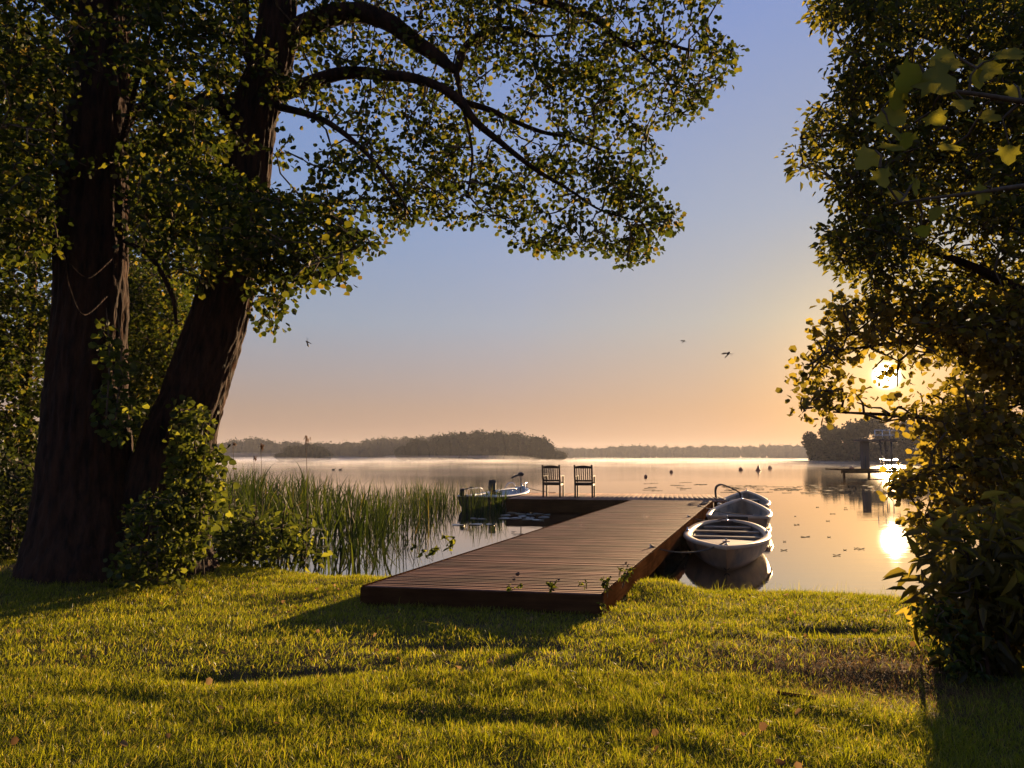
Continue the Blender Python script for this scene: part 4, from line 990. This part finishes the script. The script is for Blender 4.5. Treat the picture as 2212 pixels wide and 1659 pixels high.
# pointed-leaf shrub at the water's edge, lower right
PB = [(2290, 1090), (2100, 1110), (2040, 1150), (2010, 1185), (1988, 1215), (2005, 1240), (1990, 1290), (2010, 1310), (2060, 1340), (2090, 1420), (2130, 1500), (2160, 1680), (2290, 1680)]
st = [[(x_, 1500, 4.8, 5), (x_-20, 1350, 4.9, 4), (x_-60, 1150, 5, 2)] for x_ in (2140, 2190, 2240, 2290)]+[[(2120, 1380, 5.4, 4), (2060, 1290, 5.4, 3), (2020, 1230, 5.4, 1.5)]]
bushy('elder_shrub', gpt(2200, 5), st, PB, 230, 4.8, 5.6, 8, .20, .16, 'tall shrub with long pointed leaves at the lower right, against the sun glare', 'shrub', mat='leaf_veiled', seed=41, gap=.3, gs=2.2, shape='point', aspect=.15, r=.005)
PB2 = [(1990, 1300), (2060, 1310), (2120, 1400), (2130, 1560), (2060, 1480), (2020, 1380)]
bushy('nettle_patch', gpt(2060, 5.2), [[(x_, 1450, 5.0, 1.5), (x_, 1400, 5, 1.2), (x_, 1330, 5.0, .8)] for x_ in (2030, 2060, 2090)], PB2, 120, 4.7, 5.5, 7, .1, .07, 'low leafy weeds between the lawn and the pointed-leaf shrub', 'weeds', mat='leaf_shrub', seed=42, gap=.35, gs=4, shape='point', aspect=.28, r=.003)

# ------------------------------------------------------------------ reeds
def blades(name, base, h, wdt, mat, lean_=.22, parent=None, nseg=5, az=None, curl=.35, **k):
    n = len(base); az = rng.uniform(0, 2*math.pi, n) if az is None else az
    d_ = np.stack([np.cos(az), np.sin(az), np.zeros(n)], 1); le = np.abs(rng.normal(size=n))*lean_+.03
    face = rng.uniform(0, math.pi, n); s_ = np.stack([np.cos(face), np.sin(face), np.zeros(n)], 1)
    V = []
    for i in range(nseg+1):
        t = i/nseg
        c = base+np.stack([np.zeros(n), np.zeros(n), h*t*(1-.12*le*t*t*4)], 1)+d_*(h*le*(t+curl*t*t*t*2))[:, None]
        w_ = wdt*(1-t**2.2)*(.55+.45*min(1, t*4))
        V += [c-s_*w_[:, None]/2] if i == nseg else [c-s_*w_[:, None]/2, c+s_*w_[:, None]/2]
    K = 2*nseg+1; V = np.stack(V, 1).reshape(-1, 3); b = np.arange(n)[:, None]*K
    Fq = [np.concatenate([b+np.array([[2*i, 2*i+1, 2*i+3, 2*i+2]]) for i in range(nseg-1)]), b+np.array([[2*nseg-2, 2*nseg-1, 2*nseg]])]
    return link(name, npmesh(name, V, Fq, np.repeat(rng.random(n), K)), mat, parent, **k)
def region(poly, n, z=-.1):
    out = []; xs = [p[0] for p in poly]; ys = [p[1] for p in poly]
    while len(out) < n:
        px, py = random.uniform(min(xs), max(xs)), random.uniform(min(ys), max(ys))
        p = at(px, py, 0)
        if inpoly(np.array([px]), np.array([py]), poly)[0] and random.random() < (10/p[1])**-.0: out.append(p)
    return np.array(out)
def wregion(pts, n, z=-.12):   # polygon in world x,y
    out = []; xs = [p[0] for p in pts]; ys = [p[1] for p in pts]
    while len(out) < n:
        m = n*3; x = rng.uniform(min(xs), max(xs), m); y = rng.uniform(min(ys), max(ys), m); ok = inpoly(x, y, pts) & (fbm(x*1.7, y*1.7, 5) > .40)
        out += list(np.stack([x[ok], y[ok], np.full(ok.sum(), z)], 1))
    return np.array(out[:n])
W2 = lambda px, py: tuple(at(px, py, 0)[:2])
r1_ = wregion([W2(395, 1205), W2(560, 1225), W2(700, 1240), W2(815, 1222), W2(850, 1150), W2(800, 1085), W2(600, 1070), W2(395, 1065)], 1550)
hh = np.interp(r1_[:, 0]/r1_[:, 1]*F+CX, [400, 520, 640, 780, 860], [1.5, 1.42, 1.28, 1.05, .85])*(.35+.75*rng.random(len(r1_))**.8)
blades('reed_bed', r1_, hh+.1, rng.uniform(.020, .052, len(r1_)), M['reed'], .20, curl=.6, kind='stuff', label='dense green reeds standing in the shallow water left of the dock')
r2_ = wregion([W2(800, 1200), W2(900, 1175), W2(985, 1110), W2(1000, 1080), W2(900, 1070), W2(800, 1085)], 1050)
hh = rng.uniform(.5, 1.02, len(r2_))
blades('sedge_bed', r2_, hh+.1, rng.uniform(.010, .024, len(r2_)), M['reed'], .26, curl=.1, kind='stuff', label='thinner dark sedges with crossing blades nearer the motor boat')
r3_ = wregion([W2(998, 1118), W2(1085, 1112), W2(1095, 1100), W2(1000, 1096)], 260)
blades('rushes', r3_, rng.uniform(.4, 1.0, len(r3_))+.1, rng.uniform(.012, .03, len(r3_)), M['reed'], .2, curl=.1, kind='stuff', label='clump of rushes in front of the motor boat')
# broad-leaved marsh plants at the foot of the reeds
bushy('marsh_plants', tuple(gpt(560, 10.8)), [[(x_, 1215, 10.8, 2), (x_+8, 1150, 10.8, 1.5), (x_+16, 1090, 10.8, 1)] for x_ in (420, 480, 540, 600, 650)],
      [(400, 1060), (470, 1080), (560, 1110), (640, 1110), (700, 1160), (690, 1205), (600, 1222), (400, 1222)], 190, 10.0, 11.4, 6, .22, .12, 'broad-leaved marsh plants growing among the reeds at the lawn edge', 'plants', mat='leaf_shrub', seed=51, gap=.46, gs=2.5, shape='point', aspect=.28, r=.004)
def tall_reed(px, ytop, ybase, d, lb, plume=1.0):
    b = P(px, ybase, d); b[2] = -.1; t = P(px+3, ytop, d)
    r_ = empty('flowering_reed', tuple(b), label=lb, cat='reed', group='tall flowering reed stems')
    mid = (b+t)/2+np.array([.04, 0, 0]); MB().tube(spline([b, mid, t], 6), np.linspace(.006, .003, 13), 6).build('stem', M['twig'], r_, True)
    n = int(26*plume); c = np.tile(t, (n, 1))+np.stack([np.abs(rng.normal(size=n))*.02, rng.normal(size=n)*.012, -np.abs(rng.normal(size=n))*.05*plume], 1)
    leaves('plume', c, .045, M['plume'], r_, aspect=.12, droop=.8, axis=np.tile([[.4, 0, -.3]], (n, 1)), shape='point')
    hb = np.tile(b+(t-b)*.5, (4, 1))+np.array([[0, 0, .1*i] for i in range(4)])
    blades('leaf', hb, np.full(4, .45), np.full(4, .018), M['reed'], .5, r_)
    adopt(r_)
tall_reed(657, 940, 1230, 10.2, 'tallest flowering reed stem, rising above the far forest', 1)
tall_reed(560, 958, 1200, 10.8, 'flowering reed stem second from the leaning trunk')
tall_reed(545, 985, 1200, 10.9, 'short-plumed reed stem just right of the leafy shrub', .6)
tall_reed(500, 955, 1195, 11, 'flowering reed stem closest to the leaning trunk', .5)

# ------------------------------------------------------------------ little weeds by the dock
def weed(px, py, d, w_, h_, n, lb, seed, ls=.06, onz=None, shape='point', mat='leaf_shrub'):
    b = P(px, py, d); r_ = empty('weed', tuple(b), label=lb, cat='weed', group='small weeds around the dock')
    g = np.random.default_rng(seed); nd = []
    for k in range(max(2, n//9)):
        tip = b+np.array([g.normal()*w_*.5, g.normal()*w_*.3, h_*g.uniform(.6, 1.1)])
        c_ = spline([b, (b+tip)/2+np.array([0, 0, h_*.15]), tip], 6); MB().tube(c_, .0025, 5).build('stem', M['twig'], r_, True); nd += list(c_[3:])
    nd = np.array(nd); lp = nd[g.integers(0, len(nd), n)]
    leaves('foliage', lp, g.uniform(ls*.6, ls*1.2, n), M[mat], r_, shape=shape, aspect=.28, droop=.0, flat=.6); adopt(r_)
weed(975, 1198, 10.3, .20, .30, 26, 'leafy weed sprouting beside the left edge of the dock', 1, .09)
weed(935, 1212, 9.6, .22, .16, 18, 'low leafy weed at the left dock edge near the bank', 2, .09)
weed(1105, 1276, 7.0, .10, .06, 14, 'small pale weed poking over the front edge of the dock, left one', 3, .05)
weed(1188, 1278, 6.95, .09, .08, 12, 'small pale weed poking over the front edge of the dock, right one', 4, .06)
weed(1312, 1290, 6.95, .12, .2, 34, 'weed climbing the front right corner of the dock', 5, .05)
weed(1345, 1270, 7.3, .22, .20, 40, 'spreading weed along the right side of the dock by the corner', 6, .05)
weed(1305, 1330, 6.8, .08, .1, 16, 'tiny weed at the foot of the front right dock corner', 7, .04)
weed(1268, 1272, 7.0, .08, .07, 12, 'thin weed over the planks near the front right corner', 8, .04)
weed(2040, 1395, 5.0, .10, .2, 18, 'sunlit weed on the lawn beside the bare patch', 9, .06)
for px, py, s_ in ((1118, 1240, .022), (1110, 1252, .016), (1207, 1252, .013), (1352, 1216, .014)):
    p = at(px, py, DZ+.012); o = MB().ball((0, 0, 0), (s_, s_*.8, s_*.7), 8, 6).box((s_*.4, 0, s_*.4), (s_, s_*.3, s_*.8), rz=.6, ry=.5).build('nut_husk', M['nut']); o.location = tuple(p)
    tag(o, 'small brown nut husk lying on the dock planks near the lawn', 'nut husk', 'nut husks on the dock')
# driftwood slat on the bare patch
p = at(1722, 1540, .22); o = MB().box((0, 0, 0), (.2, .04, .012), bev=.004).build('wood_slat', M['beam']); o.location = (p[0], p[1], float(gz(p[0], p[1]))+.03); o.rotation_euler = (0, .05, -.35)
tag(o, 'pale weathered slat lying in the bare grass at the lower right', 'wood')

# ------------------------------------------------------------------ lawn
def lawn(n, x0, x1, y0, y1, name, wscale, h0, nseg=3):
    x = rng.uniform(x0, x1, n); y = rng.uniform(y0, y1, n)
    px = x/y*F+CX
    s = shore(x)-y; ok = (np.abs(x) < y*.70+.4) & (s > .02)
    # not under the dock
    c, s_ = math.cos(rzD), math.sin(rzD); lx = c*(x-OD[0])+s_*(y-OD[1]); ly = -s_*(x-OD[0])+c*(y-OD[1])
    ok &= ~((ly > -.03) & (lx > SH*ly-.03) & (lx < SH*ly+WW+.02))
    f = fbm(x*2.4, y*2.4, 2); bare = np.zeros(n)
    bp_ = at(1900, 1470, .22); bare = np.exp(-(((x-bp_[0])/.95)**2+((y-bp_[1])/.85)**2)**2)
    for (cc, a_, b_, dp) in DIPS[:2]: bare = np.maximum(bare, 1.15*np.exp(-(((x-cc[0])/(a_*.75))**2+((y-cc[1])/(b_*.75))**2)**2))
    cc, a_, b_, dp = DIPS[2]; bare = np.maximum(bare, .9*np.exp(-(((x-cc[0])/a_)**2+((y-cc[1])/b_)**2)**2))
    tr = np.exp(-(((x+5.0)/1.35)**2+((y-9.2)/.55)**2)**2); bare = np.maximum(bare, tr*1.2)
    ok &= rng.random(n) > bare*.86
    ok &= rng.random(n) < .45+1.1*f
    x, y, f = x[ok], y[ok], f[ok]; z = gz(x, y)-.005
    g = fbm(x*6, y*6, 8)
    h = h0*(.45+1.1*g)*rng.uniform(.5, 1.3, len(x))*(1+.5*(fbm(x*.9, y*1.6, 3)-.5))
    h = np.where(rng.random(len(x)) > .995, h*1.9, h)
    wd = rng.uniform(.0022, .0042, len(x))*wscale
    V = np.stack([x, y, z], 1)
    o = blades(name, V, h, wd, M['grass'], .42, nseg=nseg, curl=.5, kind='stuff', label='dewy green lawn grass on the bank')
    return o
lawn(int(330000*GRASS), -6.9, 5.6, 4.8, 12.2, 'grass', 1.9, .048, 2)
lawn(int(240000*GRASS), -3.9, 3.9, 2.4, 4.85, 'foreground_grass', 1.1, .050, 3)
tx = rng.normal(size=15000)*.62+float(at(1900, 1470, .22)[0]); ty = rng.normal(size=15000)*.5+float(at(1900, 1470, .22)[1])
k_ = ty < shore(tx)-.1; tx, ty = tx[k_], ty[k_]
blades('dry_thatch', np.stack([tx, ty, gz(tx, ty)+.004], 1), rng.uniform(.015, .045, len(tx)), rng.uniform(.002, .005, len(tx)), M['thatch'], 1.6, nseg=2, kind='stuff', label='brown dead stalks and thatch on the worn patch at the lower right')
dl_ = np.stack([rng.uniform(-4, 3.6, 260), rng.uniform(3.2, 8.6, 260)], 1); dl_ = dl_[dl_[:, 1] < shore(dl_[:, 0])-.15]
lx_ = math.cos(rzD)*(dl_[:, 0]-OD[0])+math.sin(rzD)*(dl_[:, 1]-OD[1]); ly_ = -math.sin(rzD)*(dl_[:, 0]-OD[0])+math.cos(rzD)*(dl_[:, 1]-OD[1])
dl_ = dl_[~((ly_ > -.1) & (lx_ > -.1) & (lx_ < 3))]
leaves('fallen_leaves', np.stack([dl_[:, 0], dl_[:, 1], gz(dl_[:, 0], dl_[:, 1])+.03], 1), rng.uniform(.02, .05, len(dl_)), M['thatch'], None, flat=2, droop=0, kind='stuff', label='scattered brown fallen leaves caught in the lawn')
# dew-bright clover-like tufts are part of the lawn mass; a few long bents at the water's edge
xs = rng.uniform(1.7, 5.2, 240); ys = shore(xs)-rng.uniform(.02, .25, 240)
blades('bank_grass', np.stack([xs, ys, gz(xs, ys)], 1), rng.uniform(.06, .2, 240), np.full(240, .004), M['grass'], .3, kind='stuff', label='longer grass blades standing along the edge of the lawn')

# ------------------------------------------------------------------ far shores
def farwood(name, sky, d, depth, spacing, label, seed, mat='far_leaf', fz=.9, rows=2, dens=260, kind='stuff'):
    """sky: skyline [(px,py)]; real trees of that height standing on the far bank"""
    g = np.random.default_rng(seed); P_ = []; Sz = []; TR = []; core = MB()
    for r_ in range(rows):
        dd = d+r_*depth/rows
        x0 = (sky[0][0]-CX)*dd/F; x1 = (sky[-1][0]-CX)*dd/F; x = x0
        while x < x1:
            px = x/dd*F+CX; py = np.interp(px, [s[0] for s in sky], [s[1] for s in sky])
            H = EYE+(988.5-py)*dd/F; H *= g.uniform(.93, 1.13); H = max(H, 1.5)
            rw = spacing*g.uniform(.6, 1.05); y = dd+g.uniform(-.3, .3)*depth/rows
            core.ball((x, y, H*.45), (rw*.8, rw*.8, H*.46), 8, 6); TR.append(((x, y, 0), (x, y, H*.4), .3, .2))
            nl = dens
            v = unit(g.normal(size=(nl, 3))); rr = g.uniform(.75, 1.0, (nl, 1))*(1+.25*(fbm(v[:, :1]*2.2+x, v[:, 1:2]*2.2, v[:, 2:]*2.2, 2)-.5)*2)
            c = np.array([x, y, H*.54])+v*rr*np.array([rw*1.05, rw*1.05, H*.44])
            c = c[c[:, 2] > .1]
            P_.append(c); Sz.append(np.full(len(c), max(H*.055, .5)))
            x += spacing*g.uniform(.7, 1.2)
    P_ = np.concatenate(P_); Sz = np.concatenate(Sz)
    if kind == 'stuff':
        o = leaves(name, P_, Sz*g.uniform(.7, 1.4, len(Sz)), M[mat], None, kind='stuff', label=label)
        core.build(name+'_mass', M[mat], None, kind='stuff', label=label+', inner mass')
    return o
farwood('far_forest', [(380, 960), (465, 957), (500, 950), (520, 949), (560, 945), (585, 952), (640, 955), (700, 957), (740, 954), (790, 950), (830, 944), (860, 947), (890, 941), (930, 943), (960, 940), (1000, 936), (1050, 934), (1130, 938), (1150, 948)], 680, 60, 9, 'hazy wooded far shore on the left behind the mist', 61)
farwood('wooded_point', [(872, 962), (900, 948), (950, 941), (1000, 935), (1060, 931), (1110, 933), (1150, 938), (1180, 948), (1196, 962), (1208, 980)], 430, 30, 7, 'darker wooded point in the middle of the far shore', 62)
farwood('island_trees', [(612, 978), (622, 966), (645, 960), (670, 958), (690, 962), (705, 970), (712, 980)], 380, 12, 3.5, 'small dark clump of trees on the far shore behind the tall reed', 63, rows=2)
farwood('distant_forest', [(1190, 968), (1230, 966), (1280, 967), (1340, 963), (1400, 962), (1450, 964), (1500, 963), (1560, 961), (1600, 964), (1660, 960), (1730, 962), (1900, 958), (2260, 950)], 1150, 60, 10, 'pale distant forest along the horizon right of the point', 64, dens=140)
# low land under the far woods
def landstrip(name, pts, label):
    MB().add([(x, y, z) for x, y, z in pts], [tuple(range(len(pts)))]).build(name, M['land'], kind='structure', label=label)
def bank(name, x0, x1, y0, y1, h, label):
    n = 24; V = []; Fc = []
    for i in range(n+1):
        x = x0+(x1-x0)*i/n; w_ = math.sin(math.pi*i/n)**.4 if 0 < i < n else 0; yo = (random.random()-.5)*(y1-y0)*.15
        V += [(x, y0+yo+(1-w_)*(y1-y0)*.4, -.5), (x, y0+yo+(1-w_)*(y1-y0)*.4+2, h*w_*.6), (x, (y0+y1)/2, h*w_), (x, y1-(1-w_)*(y1-y0)*.4, -.5)]
    for i in range(n):
        for q in range(3): Fc.append((4*i+q, 4*i+q+1, 4*i+5+q, 4*i+4+q)[::-1])
    MB().add(V, Fc).build(name, M['land'], None, True, kind='structure', label=label)
bank('far_bank', -330, 40, 660, 800, 2, 'low bank under the far forest')
bank('point_bank', -65, 28, 424, 480, 1, 'low bank of the wooded point')
bank('island_bank', -116, -87, 374, 400, .6, 'low bank of the tree clump')
bank('distant_bank', 40, 900, 1130, 1300, 2, 'low bank under the distant forest')
bank('headland', 98, 320, 262, 340, .8, 'low headland under the trees on the right')
def headtree(px, ytop, d, wpx, lb, seed, n=2600):
    x = (px-CX)*d/F; H = EYE+(988.5-ytop)*d/F; rw = wpx*d/F/2; g = np.random.default_rng(seed)
    r_ = empty('headland_tree', (x, d, .3), label=lb, cat='tree', group='trees on the right-hand headland')
    MB().tube([(0, 0, -.5), (.3, 0, H*.4), (0, 0, H*.8)], [.35, .28, .1], 8).build('trunk', M['bark'], r_, True)
    lobes = np.stack([g.uniform(-.62, .62, 14)*rw, g.uniform(-.5, .5, 14)*rw, H*np.concatenate([g.uniform(.08, .3, 5), g.uniform(.3, .82, 9)])], 1); lr = rw*g.uniform(.32, .55, 14)
    k = g.integers(0, 14, n); v = unit(g.normal(size=(n, 3)))*g.uniform(.7, 1, (n, 1)); c = lobes[k]+v*lr[k][:, None]; c[:, 2] = np.clip(c[:, 2], .2, H)
    leaves('crown', c, g.uniform(.5, 1.1, n), M['far_leaf'], r_)
    mb = MB()
    for lo, q in zip(lobes, lr): mb.ball(lo, (q*.72, q*.72, q*.72), 8, 6)
    mb.build('inner_foliage', M['far_leaf'], r_)
for i, (px, yt, d, wp, lb) in enumerate([(1765, 938, 270, 62, 'rounded tree at the left tip of the headland'), (1802, 921, 276, 66, 'second tree from the tip of the headland'), (1842, 908, 282, 80, 'tall tree on the headland left of the sun column'),
                               (1888, 904, 290, 90, 'tall tree on the headland behind the diving tower'), (1940, 910, 290, 84, 'tree on the headland just right of the diving tower'), (1995, 912, 290, 84, 'tree on the headland partly behind the hanging alder leaves'),
                               (2060, 905, 290, 90, 'tree on the headland mostly hidden by the alder branches'), (2130, 900, 285, 90, 'tree on the headland behind the shrub at the right'), (2200, 895, 285, 90, 'rightmost tree on the headland')]):
    headtree(px, yt, d, wp, lb, 70+i)

# ------------------------------------------------------------------ mist rising from the water
if MIST > 0:
    mm_, nt, out = newmat('lake_mist')
    pv = N(nt, 'ShaderNodeVolumePrincipled'); pv.inputs['Density'].default_value = MIST; pv.inputs['Anisotropy'].default_value = .4; pv.inputs['Color'].default_value = (.97, .95, .95, 1); nt.links.new(pv.outputs[0], out.inputs['Volume'])
    g = np.random.default_rng(9); mb = MB()
    for k in range(260):
        yy = 110*(5.2**g.random()); x = g.uniform(-.60, .48)*yy
        if yy > 370 and -120 < x < 30: yy = 360+g.random()*20
        ww_ = g.uniform(.03, .10)*yy; h_ = (.0035*yy)*g.uniform(.25, 1)**1.5*(1.6 if x < 0 else .8)
        mb.ball((x, yy, .02+h_*.35), (ww_, ww_*.6, h_), 12, 6)
    for k in range(22):
        yy = 640+g.random()*20; x = g.uniform(-.52, .05)*yy
        mb.ball((x, yy, 1), (g.uniform(15, 40), 12, g.uniform(2, 6)), 12, 6)
    mb.build('mist', mm_, None, True, kind='stuff', label='thin mist drifting over the far water')
